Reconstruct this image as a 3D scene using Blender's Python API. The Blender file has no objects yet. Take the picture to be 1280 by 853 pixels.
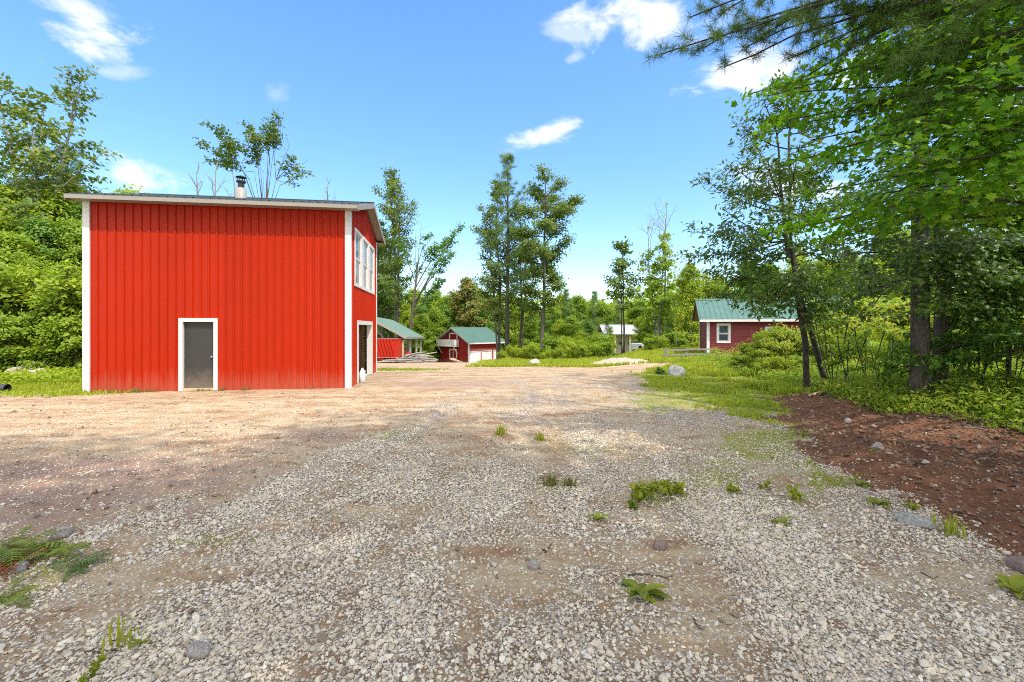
import bpy, math, random
import numpy as np
from mathutils import Vector
R = math.radians
SC = bpy.context.scene
COL = SC.collection
F, U0, V0, CH = 563.0, 640.0, 410.0, 1.85          # focal length in px of the 1280 px photo, horizon row, eye height

def W(u, v, Y):
    return np.array([(u - U0) / F * Y, Y, CH - (v - V0) / F * Y])

# ------------------------------------------------------------------ noise
def _hash(ix, iy, seed):
    n = (ix.astype(np.int64) * 374761393 + iy.astype(np.int64) * 668265263 + seed * 982451653) & 0x7fffffff
    n = ((n ^ (n >> 13)) * 1274126177) & 0x7fffffff
    n = (n ^ (n >> 16)) & 0xffff
    return n / 65535.0

def vnoise(x, y, s, seed=0):
    x = np.asarray(x, float) * s; y = np.asarray(y, float) * s
    ix = np.floor(x); iy = np.floor(y); fx = x - ix; fy = y - iy
    fx = fx * fx * (3 - 2 * fx); fy = fy * fy * (3 - 2 * fy)
    a = _hash(ix, iy, seed); b = _hash(ix + 1, iy, seed); c = _hash(ix, iy + 1, seed); d = _hash(ix + 1, iy + 1, seed)
    return (a * (1 - fx) + b * fx) * (1 - fy) + (c * (1 - fx) + d * fx) * fy

def fbm(x, y, s, seed=0, o=4):
    t = 0; a = .5; n = 0
    for i in range(o):
        t = t + a * vnoise(x, y, s * 2 ** i, seed + i * 17); n += a; a *= .55
    return t / n

def sst(a, b, x):
    t = np.clip((np.asarray(x, float) - a) / (b - a), 0, 1)
    return t * t * (3 - 2 * t)

# ------------------------------------------------------------------ terrain
def flat(u, v):
    Y = F * CH / (v - V0)
    return ((u - U0) / F * Y, Y)

SB_Y = [-20, 0, 3.4, 4.5, 5.8, 8, 10.2, 11.6, 12.6]
SB_X = [4.6, 4.1, 3.95, 4.1, 4.2, 5.1, 6.0, 6.7, 7.6]
WF_Y, WF_D = [3, 5, 7., 9.5, 12.], [4.2, 3.7, 2.8, 1.5, .8]
def soil_d(x, y):
    return x - np.interp(y, SB_Y, SB_X) + (fbm(x, y, 1.3, 5) - .5) * .9 + (fbm(x, y, 5., 6) - .5) * .25

def seg_bump(x, y, pts, w):
    d = np.full(np.shape(x), 1e9)
    for (a, b) in zip(pts[:-1], pts[1:]):
        ax, ay = a; bx, by = b; L = (bx - ax) ** 2 + (by - ay) ** 2
        t = np.clip(((x - ax) * (bx - ax) + (y - ay) * (by - ay)) / L, 0, 1)
        d = np.minimum(d, np.hypot(x - ax - t * (bx - ax), y - ay - t * (by - ay)))
    return np.exp(-(d / w) ** 2)

RUTS = [([flat(380, 660), flat(470, 622), flat(560, 590), flat(600, 570), flat(628, 545)], .09, .055),
        ([flat(-60, 690), flat(60, 650), flat(200, 632), flat(340, 590)], .10, .05),
        ([flat(-60, 655), flat(100, 622), flat(240, 605), flat(360, 560)], .11, .045),
        ([flat(-60, 610), flat(160, 595), flat(320, 580), flat(420, 545)], .12, .03),
        ([flat(560, 505), flat(500, 540), flat(430, 570)], .2, .04),
        ([flat(880, 560), flat(820, 520), flat(780, 480)], .25, -.04),
        ([flat(740, 600), flat(700, 540), flat(690, 490)], .3, -.04)]

def H(x, y):
    x = np.asarray(x, float); y = np.asarray(y, float)
    ratio = x / np.maximum(y, 1.0)
    drop = np.interp(y, [0, 18.5, 24, 30, 45, 68, 120, 400], [0, 0, -.22, -.6, -1.6, -3.6, -4.6, -6.])
    m = (1 - sst(.17, .36, ratio)) * sst(-1.02, -.8, ratio)
    z = drop * m
    sd = soil_d(x, y)
    bank = sst(0, 1.3, sd) * (1 - sst(11.2, 13.2, y))
    z = z + bank * (.20 + .24 * (fbm(x, y, 1.1, 31) - .5) + .16 * (fbm(x, y, 4.5, 33, 3) - .5))
    near = 1 - sst(14, 40, y)
    z = z + near * (.05 * (fbm(x, y, .45, 41) - .5) + .035 * (fbm(x, y, 2.2, 43) - .5))
    z = z + .25 * sst(25, 60, y) * (fbm(x, y, .12, 45) - .5)
    for pts, w, a in RUTS:
        z = z + a * seg_bump(x, y, pts, w) * (.35 + 1.1 * fbm(x, y, 3.5, 47, 2))
    # keep the ground level under the barn
    bx = (x + 12.33) * .99 + (y - 13.02) * .1447; by = -(x + 12.33) * .1447 + (y - 13.02) * .99
    inside = sst(-.9, -.1, bx) * (1 - sst(7.4, 8.2, bx)) * sst(-.7, -.05, by) * (1 - sst(5.4, 6.4, by))
    z = z * (1 - inside) + inside * (-.03)
    return z

GB = [flat(-200, 700), flat(0, 690), flat(200, 672), flat(300, 630), flat(340, 605), flat(480, 535), flat(560, 500), flat(640, 482), flat(720, 472), flat(800, 467)]
GBX = [p[0] for p in GB]; GBY = [p[1] for p in GB]
BROWN = [(640, 715, 75, 40, 1.), (700, 690, 60, 25, .8), (170, 720, 190, 16, .75), (110, 760, 90, 12, .5), (600, 690, 120, 16, .7),
         (600, 548, 60, 30, .8), (690, 560, 30, 30, .6), (820, 690, 60, 14, .9), (880, 730, 50, 22, .5), (860, 800, 60, 22, .4),
         (480, 640, 90, 10, .6), (380, 660, 70, 14, .5), (1010, 600, 60, 12, .5), (740, 500, 40, 14, .5), (900, 545, 60, 10, .4), (1180, 715, 90, 18, .6), (1060, 690, 40, 10, .4)]

TRACKS = [([flat(520, 900), flat(625, 720), flat(688, 590), flat(692, 510), flat(665, 472)], .26), ([flat(980, 900), flat(880, 720), flat(812, 610), flat(770, 530), flat(728, 476)], .24), ([flat(40, 770), flat(230, 700), flat(420, 612), flat(560, 532), flat(640, 485)], .28), ([flat(330, 900), flat(450, 720), flat(560, 600), flat(610, 520)], .16), ([flat(1180, 800), flat(1030, 650), flat(930, 560), flat(850, 500)], .16)]
def masks(x, y):
    x = np.asarray(x, float); y = np.asarray(y, float)
    n1 = fbm(x, y, .9, 61); n2 = fbm(x, y, 3.2, 63)
    yb = np.interp(x, GBX, GBY)
    g = sst(-.30, .34, (yb - y) / np.maximum(yb, 2.) + (n1 - .5) * .7 + (n2 - .5) * .5)
    with np.errstate(divide='ignore'):
        ys = np.maximum(y, 1.2)
        u = U0 + F * x / ys; v = V0 + F * CH / ys
    br = np.zeros_like(g)
    for (cu, cv, ru, rv, a) in BROWN:
        br = np.maximum(br, a * np.exp(-(((u - cu) / ru) ** 2 + ((v - cv) / rv) ** 2)))
    g = g * (1 - np.clip(br * (.55 + 1.3 * (n2)), 0, 1) * .95)
    n4 = fbm(x, y * .22 + x * .1, 1.1, 97, 3); g = g * (.55 + .45 * sst(.40, .56, n4))
    for pts, w in TRACKS: g = g * (1 - .55 * seg_bump(x, y, pts, w) * (.4 + 1.1 * n2))
    g = g * (.52 + .48 * sst(.34, .56, n2 * .5 + n1 * .5)) * (1 - .30 * sst(4.5, 9, y))
    g = np.where(y > 19, g * 0, g) * (1 - sst(15, 19, y) * .7)
    # far left of the yard stays dirt
    sd = soil_d(x, y)
    soil = sst(-.35, .25, sd + (n2 - .5) * .8) * (1 - sst(11.6, 12.8, y + (n1 - .5) * 2))
    wood_floor = sst(-.4, .6, sd - np.interp(y, WF_Y, WF_D) + (n1 - .5) * 1.2) * (y < 12.8)
    # grass
    xg = np.interp(y, [5.0, 6.5, 9, 10.4, 14, 18.6, 21, 24, 26], [5.6, 5.1, 5.0, 4.5, 4.3, 5.2, 7, 9.5, 6.])
    gr = sst(-.5, .5, x - xg + (n1 - .5) * 2.2 + (n2 - .5) * 1.2) * sst(6.0, 9.5, y)
    far = sst(23.5, 25, y + (n1 - .5) * 3) * sst(-2.6, -.6, x + (n1 - .5) * 2)
    left = sst(-.6, .5, (-11.5 - x) + (n1 - .5) * 2.) * sst(11.8, 12.8, y + (n2 - .5) * 1.4)
    strip = np.exp(-(((x + 5.4) / 1.6) ** 2 + ((y - 21) / .9) ** 2)) * .9
    pos = y - np.maximum(66, 0)
    deep = sst(66, 72, y + (n1 - .5) * 4)
    side = sst(22, 26, np.abs(x))
    grass = np.clip(np.maximum.reduce([gr, far, left, strip, deep, side]), 0, 1)
    grass = np.maximum(grass, sst(.2, 1., -y - 3))
    grass = np.clip(grass - wood_floor * .2, 0, 1)
    grass = grass * (1 - soil * (y < 12.9) * (1 - wood_floor))
    # thin moss / sprouting green over the gravel
    mo = np.zeros_like(g)
    for (cu, cv, ru, rv, a) in [(815, 622, 40, 14, .7), (700, 606, 34, 8, .7), (801, 745, 22, 10, .4), (914, 618, 24, 9, .6), (1000, 625, 20, 10, .6), (150, 800, 34, 20, .5), (60, 715, 60, 24, .5), (950, 555, 60, 22, 1.), (885, 600, 50, 14, .8), (830, 620, 60, 16, .7), (905, 580, 60, 16, .6), (1020, 590, 14, 40, .9), (840, 500, 70, 18, .8),
                                (480, 545, 30, 10, .5), (560, 600, 120, 20, .3), (250, 680, 80, 12, .5), (170, 800, 40, 30, .3), (600, 640, 200, 20, .22), (960, 640, 60, 40, .5), (740, 560, 80, 16, .4)]:
        mo = np.maximum(mo, a * np.exp(-(((u - cu) / ru) ** 2 + ((v - cv) / rv) ** 2)))
    mo = np.clip(mo * (.45 + 1.5 * n2), 0, 1)
    return g, grass, soil, mo

# ------------------------------------------------------------------ mesh helpers
def mk(name, V, Fa, mat, parent=None, smooth=False, link=True):
    """V (N,3); Fa a list of (K,n) index arrays; mat one material or list of (material) with per-array index."""
    me = bpy.data.meshes.new(name)
    V = np.asarray(V, np.float32).reshape(-1, 3)
    arrs = [np.asarray(f, np.int32) for f in Fa if len(f)]
    me.vertices.add(len(V)); me.vertices.foreach_set('co', V.ravel())
    nl = sum(a.size for a in arrs); nf = sum(len(a) for a in arrs)
    me.loops.add(nl); me.polygons.add(nf)
    me.loops.foreach_set('vertex_index', np.concatenate([a.ravel() for a in arrs]))
    tot = np.concatenate([np.full(len(a), a.shape[1], np.int32) for a in arrs])
    st = np.zeros(nf, np.int32); st[1:] = np.cumsum(tot)[:-1]
    me.polygons.foreach_set('loop_start', st)
    me.polygons.foreach_set('use_smooth', np.full(nf, bool(smooth)))
    mats = mat if isinstance(mat, (list, tuple)) else [mat]
    for m in mats: me.materials.append(m)
    if len(mats) > 1:
        me.polygons.foreach_set('material_index', np.concatenate([np.full(len(a), i if i < len(mats) else len(mats) - 1, np.int32) for i, a in enumerate(arrs)]))
    me.update(calc_edges=True); me.validate()
    o = bpy.data.objects.new(name, me)
    if link: COL.objects.link(o)
    if parent is not None: o.parent = parent
    return o

def tag(o, label=None, cat=None, group=None, kind=None):
    if label: o['label'] = label
    if cat: o['category'] = cat
    if group: o['group'] = group
    if kind: o['kind'] = kind
    return o

def thing(name, label, cat, loc=(0, 0, 0), rz=0.0, group=None):
    o = bpy.data.objects.new(name, None); COL.objects.link(o)
    o.empty_display_size = .2
    o.location = loc; o.rotation_euler = (0, 0, rz)
    return tag(o, label, cat, group)

def dup(root, loc, rz=0.0, s=1.0, label=None, group=None, sz=None):
    r = root.copy(); COL.objects.link(r); r.location = loc; r.rotation_euler = (0, 0, rz)
    r.scale = (s, s, s if sz is None else sz)
    if label: r['label'] = label
    if group: r['group'] = group
    elif 'group' in r: del r['group']
    for ch in list(root.children):
        c = ch.copy(); COL.objects.link(c); c.parent = r
        for g in ch.children:
            d = g.copy(); COL.objects.link(d); d.parent = c
    return r

class MB:
    """collects boxes, bars and tubes into one mesh"""
    def __init__(s): s.v = []; s.q = []; s.t = []; s.n = 0
    def add(s, v, q=(), t=()):
        v = np.asarray(v, float).reshape(-1, 3)
        if len(q): s.q.append(np.asarray(q) + s.n)
        if len(t): s.t.append(np.asarray(t) + s.n)
        s.v.append(v); s.n += len(v)
    def box(s, a, b, bev=0.0):
        x0, y0, z0 = [min(p, q) for p, q in zip(a, b)]; x1, y1, z1 = [max(p, q) for p, q in zip(a, b)]
        v = [(x0, y0, z0), (x1, y0, z0), (x1, y1, z0), (x0, y1, z0), (x0, y0, z1), (x1, y0, z1), (x1, y1, z1), (x0, y1, z1)]
        s.add(v, [(0, 3, 2, 1), (4, 5, 6, 7), (0, 1, 5, 4), (1, 2, 6, 5), (2, 3, 7, 6), (3, 0, 4, 7)])
    def bar(s, p, q, w, h, up=(0, 0, 1)):
        p = np.array(p, float); q = np.array(q, float); d = q - p; d /= np.linalg.norm(d)
        u = np.array(up, float); r = np.cross(d, u); r /= np.linalg.norm(r); u = np.cross(r, d)
        v = []
        for c in (p, q):
            for (i, j) in ((-1, -1), (1, -1), (1, 1), (-1, 1)): v.append(c + r * w / 2 * i + u * h / 2 * j)
        s.add(v, [(0, 1, 2, 3), (7, 6, 5, 4), (0, 4, 5, 1), (1, 5, 6, 2), (2, 6, 7, 3), (3, 7, 4, 0)])
    def tube(s, pts, rad, k=8, cap=False):
        v, q = tube(pts, rad, k); s.add(v, q)
        if cap:
            n = len(pts)
            for ring, rev in ((0, True), (n - 1, False)):
                c = np.asarray(pts[ring], float); idx = np.arange(k) + ring * k
                vv = np.vstack([v[idx], c]); i = np.arange(k); j = (i + 1) % k
                tri = np.stack([j, i, np.full(k, k)], 1) if rev else np.stack([i, j, np.full(k, k)], 1)
                s.add(vv, (), tri)
    def build(s, name, mat, parent=None, smooth=False):
        return mk(name, np.concatenate(s.v), [np.concatenate(s.q) if s.q else [], np.concatenate(s.t) if s.t else []] if not isinstance(mat, list) else [], mat, parent, smooth)

def tube(pts, rad, k=6):
    pts = np.asarray(pts, float); n = len(pts)
    rad = np.broadcast_to(np.asarray(rad, float), (n,))
    d = np.gradient(pts, axis=0); d /= np.maximum(np.linalg.norm(d, axis=1, keepdims=True), 1e-9)
    ref = np.array([0, 0, 1.]) if abs(d[0, 2]) < .9 else np.array([1., 0, 0])
    a = np.cross(d, ref); a /= np.maximum(np.linalg.norm(a, axis=1, keepdims=True), 1e-9); b = np.cross(d, a)
    th = np.arange(k) * 2 * math.pi / k
    v = pts[:, None, :] + rad[:, None, None] * (np.cos(th)[None, :, None] * a[:, None, :] + np.sin(th)[None, :, None] * b[:, None, :])
    i = np.arange(n - 1)[:, None] * k; j = np.arange(k)[None, :]; j2 = (j + 1) % k
    q = np.stack([i + j, i + k + j, i + k + j2, i + j2], -1).reshape(-1, 4)
    return v.reshape(-1, 3), q

# ------------------------------------------------------------------ materials
class NT:
    def __init__(s, name):
        s.m = bpy.data.materials.new(name); s.m.use_nodes = True; s.t = s.m.node_tree; s.t.nodes.clear()
        s.out = s.n('ShaderNodeOutputMaterial')
    def n(s, typ, **kw):
        nd = s.t.nodes.new(typ)
        for k, v in kw.items(): setattr(nd, k, v)
        return nd
    def l(s, a, b): s.t.links.new(a, b)
    def val(s, sock, x):
        if hasattr(x, 'links') or hasattr(x, 'is_linked'): s.l(x, sock)
        else: sock.default_value = x
    def math(s, op, a, b=None, c=None, clamp=False):
        nd = s.n('ShaderNodeMath', operation=op); nd.use_clamp = clamp
        s.val(nd.inputs[0], a)
        if b is not None: s.val(nd.inputs[1], b)
        if c is not None: s.val(nd.inputs[2], c)
        return nd.outputs[0]
    def noise(s, scale, detail=4, rough=.55, vec=None, dist=0.0):
        nd = s.n('ShaderNodeTexNoise'); nd.inputs['Scale'].default_value = scale; nd.inputs['Detail'].default_value = detail
        nd.inputs['Roughness'].default_value = rough; nd.inputs['Distortion'].default_value = dist
        if vec is not None: s.l(vec, nd.inputs['Vector'])
        return nd.outputs['Fac']
    def ramp(s, fac, stops, interp='LINEAR'):
        nd = s.n('ShaderNodeValToRGB'); e = nd.color_ramp; e.interpolation = interp
        while len(e.elements) < len(stops): e.elements.new(.5)
        for el, (p, c) in zip(e.elements, stops):
            el.position = p; el.color = (*c, 1) if len(c) == 3 else c
        s.l(fac, nd.inputs[0]); return nd.outputs[0]
    def mix(s, fac, a, b, mode='MIX'):
        nd = s.n('ShaderNodeMix', data_type='RGBA', blend_type=mode)
        s.val(nd.inputs[0], fac)
        for sock, x in ((nd.inputs[6], a), (nd.inputs[7], b)):
            if isinstance(x, tuple): sock.default_value = (*x, 1)
            else: s.l(x, sock)
        return nd.outputs[2]
    def smooth(s, x, a, b):
        nd = s.n('ShaderNodeMapRange', interpolation_type='SMOOTHSTEP'); nd.clamp = True
        s.val(nd.inputs[0], x); nd.inputs[1].default_value = a; nd.inputs[2].default_value = b
        return nd.outputs[0]
    def pos(s): return s.n('ShaderNodeNewGeometry').outputs['Position']
    def objc(s): return s.n('ShaderNodeTexCoord').outputs['Object']
    def bump(s, h, strength=.5, dist=.02):
        nd = s.n('ShaderNodeBump'); nd.inputs['Strength'].default_value = strength; nd.inputs['Distance'].default_value = dist
        s.l(h, nd.inputs['Height']); return nd.outputs[0]
    def pbr(s, col, rough=.6, spec=.5, metal=0., normal=None):
        b = s.n('ShaderNodeBsdfPrincipled')
        s.val(b.inputs['Base Color'], (*col, 1) if isinstance(col, tuple) else col)
        s.val(b.inputs['Roughness'], rough); b.inputs['Specular IOR Level'].default_value = spec; b.inputs['Metallic'].default_value = metal
        if normal is not None: s.l(normal, b.inputs['Normal'])
        s.l(b.outputs[0], s.out.inputs[0]); return b

def simple(name, col, rough=.6, spec=.5, metal=0., var=.15, scale=6., bump=0.):
    t = NT(name); p = t.objc(); n = t.noise(scale, 5, .6, p)
    c = t.mix(n, tuple(max(0, x * (1 - var)) for x in col), tuple(min(1, x * (1 + var)) for x in col))
    nm = t.bump(t.noise(scale * 5, 4, .6, p), bump, .01) if bump else None
    t.pbr(c, rough, spec, metal, nm); return t.m

def leafmat(name, c0, c1, c2, trans=.35, rough=.5, spec=.3):
    trans = min(.55, trans * 1.4)
    t = NT(name)
    g = t.n('ShaderNodeNewGeometry'); oi = t.n('ShaderNodeObjectInfo')
    r = t.math('ADD', t.math('MULTIPLY', g.outputs['Random Per Island'], .75), t.math('MULTIPLY', oi.outputs['Random'], .25))
    big = t.noise(.5, 2, .5, t.pos())
    r = t.math('ADD', r, t.math('MULTIPLY', t.math('SUBTRACT', big, .5), .7), clamp=True)
    c = t.ramp(r, [(0., c0), (.5, c1), (1., c2)])
    b = t.n('ShaderNodeBsdfPrincipled'); t.l(c, b.inputs['Base Color']); b.inputs['Roughness'].default_value = rough; b.inputs['Specular IOR Level'].default_value = spec
    tr = t.n('ShaderNodeBsdfTranslucent')
    c2_ = t.mix(1., c, (1.0, 1.0, .45), 'MULTIPLY'); c3 = t.mix(.0, c2_, c2_)
    t.l(c3, tr.inputs['Color'])
    mx = t.n('ShaderNodeMixShader'); mx.inputs[0].default_value = trans
    t.l(b.outputs[0], mx.inputs[1]); t.l(tr.outputs[0], mx.inputs[2]); t.l(mx.outputs[0], t.out.inputs[0])
    return t.m

M = {}
M['leaf_mid'] = leafmat('leaf_mid', (0.121, 0.202, 0.017), (0.223, 0.333, 0.024), (0.373, 0.454, 0.036))
M['leaf_yel'] = leafmat('leaf_yel', (0.173, 0.259, 0.018), (0.311, 0.407, 0.024), (0.468, 0.500, 0.033))
M['leaf_dark'] = leafmat('leaf_dark', (0.062, 0.143, 0.020), (0.127, 0.239, 0.028), (0.239, 0.364, 0.042), .3)
M['leaf_cherry'] = leafmat('leaf_cherry', (0.050, 0.107, 0.016), (0.095, 0.174, 0.020), (0.190, 0.259, 0.034), .32, .38, .5)
M['leaf_maple'] = leafmat('leaf_maple', (0.076, 0.212, 0.010), (0.162, 0.363, 0.012), (0.325, 0.500, 0.020), .42, .42, .4)
M['leaf_sparse'] = leafmat('leaf_sparse', (0.066, 0.130, 0.025), (0.126, 0.198, 0.033), (0.253, 0.274, 0.049), .33)
M['leaf_rust'] = leafmat('leaf_rust', (0.144, 0.166, 0.032), (0.230, 0.221, 0.043), (0.346, 0.262, 0.065), .33)
M['needle'] = leafmat('needle', (0.063, 0.125, 0.025), (0.124, 0.209, 0.036), (0.225, 0.324, 0.049), .22)
M['needle_dark'] = leafmat('needle_dark', (0.046, 0.100, 0.022), (0.087, 0.162, 0.031), (0.154, 0.237, 0.038), .2)
M['leaf_gold'] = leafmat('leaf_gold', (.16, .24, .02), (.30, .37, .03), (.44, .40, .05), .35)
M['grass'] = leafmat('grass', (0.215, 0.276, 0.024), (0.347, 0.406, 0.030), (0.500, 0.500, 0.060), .35)
M['weed'] = leafmat('weed', (0.186, 0.228, 0.020), (0.309, 0.342, 0.030), (0.495, 0.457, 0.050), .35)
M['fern'] = leafmat('fern', (0.113, 0.176, 0.020), (0.206, 0.269, 0.030), (0.374, 0.373, 0.050), .35)
M['rust_fern'] = leafmat('rust_fern', (.18, .05, .02), (.28, .08, .03), (.36, .14, .05), .25)
M['dry_grass'] = leafmat('dry_grass', (.16, .13, .05), (.22, .20, .06), (.20, .24, .05), .25)

def barkmat(name, c0, c1, sc=5., bump=.8):
    t = NT(name); p = t.objc()
    mp = t.n('ShaderNodeMapping'); mp.inputs['Scale'].default_value = (sc * 2.2, sc * 2.2, sc * .45); t.l(p, mp.inputs['Vector'])
    n = t.noise(2.2, 6, .65, mp.outputs[0], .6)
    c = t.ramp(n, [(.3, c0), (.62, c1)])
    t.pbr(c, .9, .2, 0., t.bump(n, bump, .03)); return t.m
M['bark'] = barkmat('bark', (.03, .024, .018), (.13, .108, .085))
M['bark_dark'] = barkmat('bark_dark', (.018, .015, .013), (.085, .072, .06))
M['bark_grey'] = barkmat('bark_grey', (.09, .082, .07), (.30, .28, .25))
M['twig'] = simple('twig', (.22, .19, .16), .9, .2)
M['log'] = simple('log', (.25, .225, .195), .9, .2, var=.35, scale=3.)
M['white'] = simple('white', (.60, .58, .54), .5, .4, var=.06, scale=3.)
M['fascia'] = simple('fascia', (.27, .24, .205), .5, .4, var=.08, scale=1.5)
M['gwhite'] = simple('gwhite', (.68, .68, .67), .5, .4, var=.04, scale=2.)
M['steel'] = simple('steel', (.55, .55, .54), .35, .5, .8, .1)
M['blackmetal'] = simple('blackmetal', (.03, .03, .032), .5, .5, .3)
M['concrete'] = simple('concrete', (.36, .34, .31), .9, .2, var=.2, scale=2., bump=.3)
M['plywood'] = simple('plywood', (.46, .33, .20), .8, .2, var=.18, scale=2.5)
M['darkwood'] = simple('darkwood', (.10, .075, .055), .9, .2, var=.3, scale=3.)
M['greywood'] = simple('greywood', (.36, .33, .29), .9, .2, var=.3, scale=4.)
M['tanwood'] = simple('tanwood', (.50, .36, .22), .85, .2, var=.2, scale=4.)
M['plastic'] = simple('plastic', (.80, .78, .74), .4, .5, var=.05)
M['pipe'] = simple('pipe', (.035, .034, .036), .55, .4, var=.3)
M['tyre'] = simple('tyre', (.02, .02, .02), .9, .2)
M['redpaint'] = simple('redpaint', (.50, .03, .018), .45, .5, var=.2, scale=1.2)
M['pinkish'] = simple('pinkish', (.42, .10, .10), .6, .4)
M['cream'] = simple('cream', (.50, .46, .36), .8, .2)

def glassmat(name, col=(.02, .025, .03)):
    t = NT(name); t.pbr(col, .04, .9); return t.m
M['glass'] = glassmat('glass', (.05, .065, .08))
M['glass_dark'] = glassmat('glass_dark', (.012, .014, .016))

def redmetal(name, c, dust=.5):
    t = NT(name); p = t.objc(); sx = t.n('ShaderNodeSeparateXYZ'); t.l(p, sx.inputs[0])
    n = t.noise(.8, 5, .6, p); mp = t.n('ShaderNodeMapping'); mp.inputs['Scale'].default_value = (9, 9, .5); t.l(p, mp.inputs['Vector'])
    st = t.noise(1., 4, .6, mp.outputs[0])
    col = t.mix(n, tuple(x * .86 for x in c), tuple(min(1, x * 1.12) for x in c))
    col = t.mix(t.smooth(st, .55, .8), col, tuple(x * .8 for x in c))
    d = t.math('SUBTRACT', 1., t.smooth(t.math('ADD', sx.outputs[2], t.math('MULTIPLY', t.math('SUBTRACT', st, .5), 1.3)), .0, .62))
    col = t.mix(t.math('MULTIPLY', d, dust), col, (.42, .26, .17))
    wn = t.n('ShaderNodeTexWhiteNoise', noise_dimensions='2D'); cb = t.n('ShaderNodeCombineXYZ'); t.l(t.math('FLOOR', t.math('DIVIDE', sx.outputs[0], .916)), cb.inputs[0]); t.l(t.math('FLOOR', t.math('DIVIDE', sx.outputs[1], .916)), cb.inputs[1]); t.l(cb.outputs[0], wn.inputs['Vector'])
    col = t.mix(t.math('MULTIPLY', wn.outputs['Value'], .22), col, tuple(x * .6 for x in c))
    t.pbr(col, t.math('ADD', .42, t.math('MULTIPLY', d, .3)), .14, 0., t.bump(t.noise(1.6, 2, .5, p), .12, .02)); return t.m
M['barn_red'] = redmetal('barn_red', (.385, .0175, .001), .2)
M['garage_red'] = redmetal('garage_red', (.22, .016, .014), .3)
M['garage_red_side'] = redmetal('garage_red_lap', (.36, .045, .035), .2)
M['wagon_red'] = redmetal('wagon_red', (.42, .022, .01), .2)

def roofmat(name, c):
    t = NT(name); p = t.objc(); n = t.noise(1.1, 5, .65, p)
    t.pbr(t.mix(n, tuple(x * .78 for x in c), tuple(min(1, x * 1.2) for x in c)), .55, .3, .0); return t.m
M['roof_green'] = roofmat('roof_green', (.062, .125, .098))
M['roof_dark'] = roofmat('roof_dark', (.035, .045, .038))
M['roof_grey'] = roofmat('roof_grey', (.33, .34, .34))

def doormat():
    t = NT('door_grey'); p = t.objc(); n = t.noise(1.4, 5, .6, p); sx = t.n('ShaderNodeSeparateXYZ'); t.l(p, sx.inputs[0])
    d = t.math('SUBTRACT', 1., t.smooth(t.math('ADD', sx.outputs[2], t.math('MULTIPLY', t.math('SUBTRACT', t.noise(5., 5, .6, p), .5), .6)), .05, .7))
    c = t.mix(n, (.022, .021, .017), (.045, .042, .035)); c = t.mix(t.math('MULTIPLY', d, .35), c, (.30, .22, .15))
    t.pbr(c, .6, .4); return t.m
M['door_grey'] = doormat()

def lapmat(name, c):
    t = NT(name); p = t.objc(); n = t.noise(2.5, 5, .6, p)
    t.pbr(t.mix(n, tuple(x * .82 for x in c), tuple(x * 1.15 for x in c)), .55, .4); return t.m
M['house_red'] = lapmat('house_red', (.17, .016, .018))

def stonemat(name, stops, bump=.4):
    t = NT(name); g = t.n('ShaderNodeNewGeometry'); p = t.pos()
    c = t.ramp(g.outputs['Random Per Island'], stops)
    n = t.noise(60., 3, .6, p); c = t.mix(t.math('MULTIPLY', n, .3), c, (.28, .22, .16))
    big = t.noise(.9, 3, .6, p); c = t.mix(t.math('MULTIPLY', t.smooth(big, .45, .7), .35), c, (.40, .29, .20)) if name == 'gravel' else c
    t.pbr(c, .85, .3, 0., t.bump(t.noise(150., 3, .6, p), bump, .004)); return t.m
M['gravel'] = stonemat('gravel', [(0, (.30, .23, .16)), (.12, (.50, .41, .30)), (.35, (.66, .56, .42)), (.58, (.60, .485, .35)), (.76, (.70, .62, .49)), (.86, (.46, .40, .33)), (1, (.76, .69, .57))])
M['clod'] = stonemat('clod', [(0, (.10, .046, .026)), (.6, (.18, .085, .047)), (.95, (.23, .125, .075)), (.97, (.30, .22, .17)), (1, (.46, .40, .34))])
M['dirtclod'] = stonemat('dirtclod', [(0, (.14, .09, .065)), (.6, (.24, .165, .12)), (.85, (.32, .24, .18)), (1, (.5, .46, .42))])

def rockmat(name, c):
    t = NT(name); p = t.objc(); n = t.noise(5., 7, .65, p, .3)
    col = t.ramp(n, [(.25, tuple(x * .45 for x in c)), (.55, c), (.75, tuple(min(1, x * 1.5) for x in c))])
    t.pbr(col, .85, .3, 0., t.bump(t.noise(9., 8, .65, p), .6, .06)); return t.m
M['rock'] = rockmat('rock', (.37, .345, .31)); M['rock_tan'] = rockmat('rock_tan', (.40, .34, .29)); M['rock_brown'] = rockmat('rock_brown', (.27, .19, .16))

SHADE_PATCHES = [(120, 605, 270, 42, 1.), (0, 640, 200, 30, .9), (330, 560, 110, 16, .5), (250, 640, 120, 22, .6), (560, 480, 110, 9, .6), (400, 545, 60, 12, .7), (700, 475, 60, 6, .4)]  # patches of yard where tree shade is painted into the dirt colour
def shademask(x, y):
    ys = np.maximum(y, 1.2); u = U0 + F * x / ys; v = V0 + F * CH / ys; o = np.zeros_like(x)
    for (cu, cv, ru, rv, k) in SHADE_PATCHES: o = np.maximum(o, k * np.exp(-(((u - cu) / ru) ** 2 + ((v - cv) / rv) ** 2)))
    return np.clip(o * (.35 + 1.2 * fbm(x * .4, y * 1.6, 1.4, 95)), 0, 1)

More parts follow.
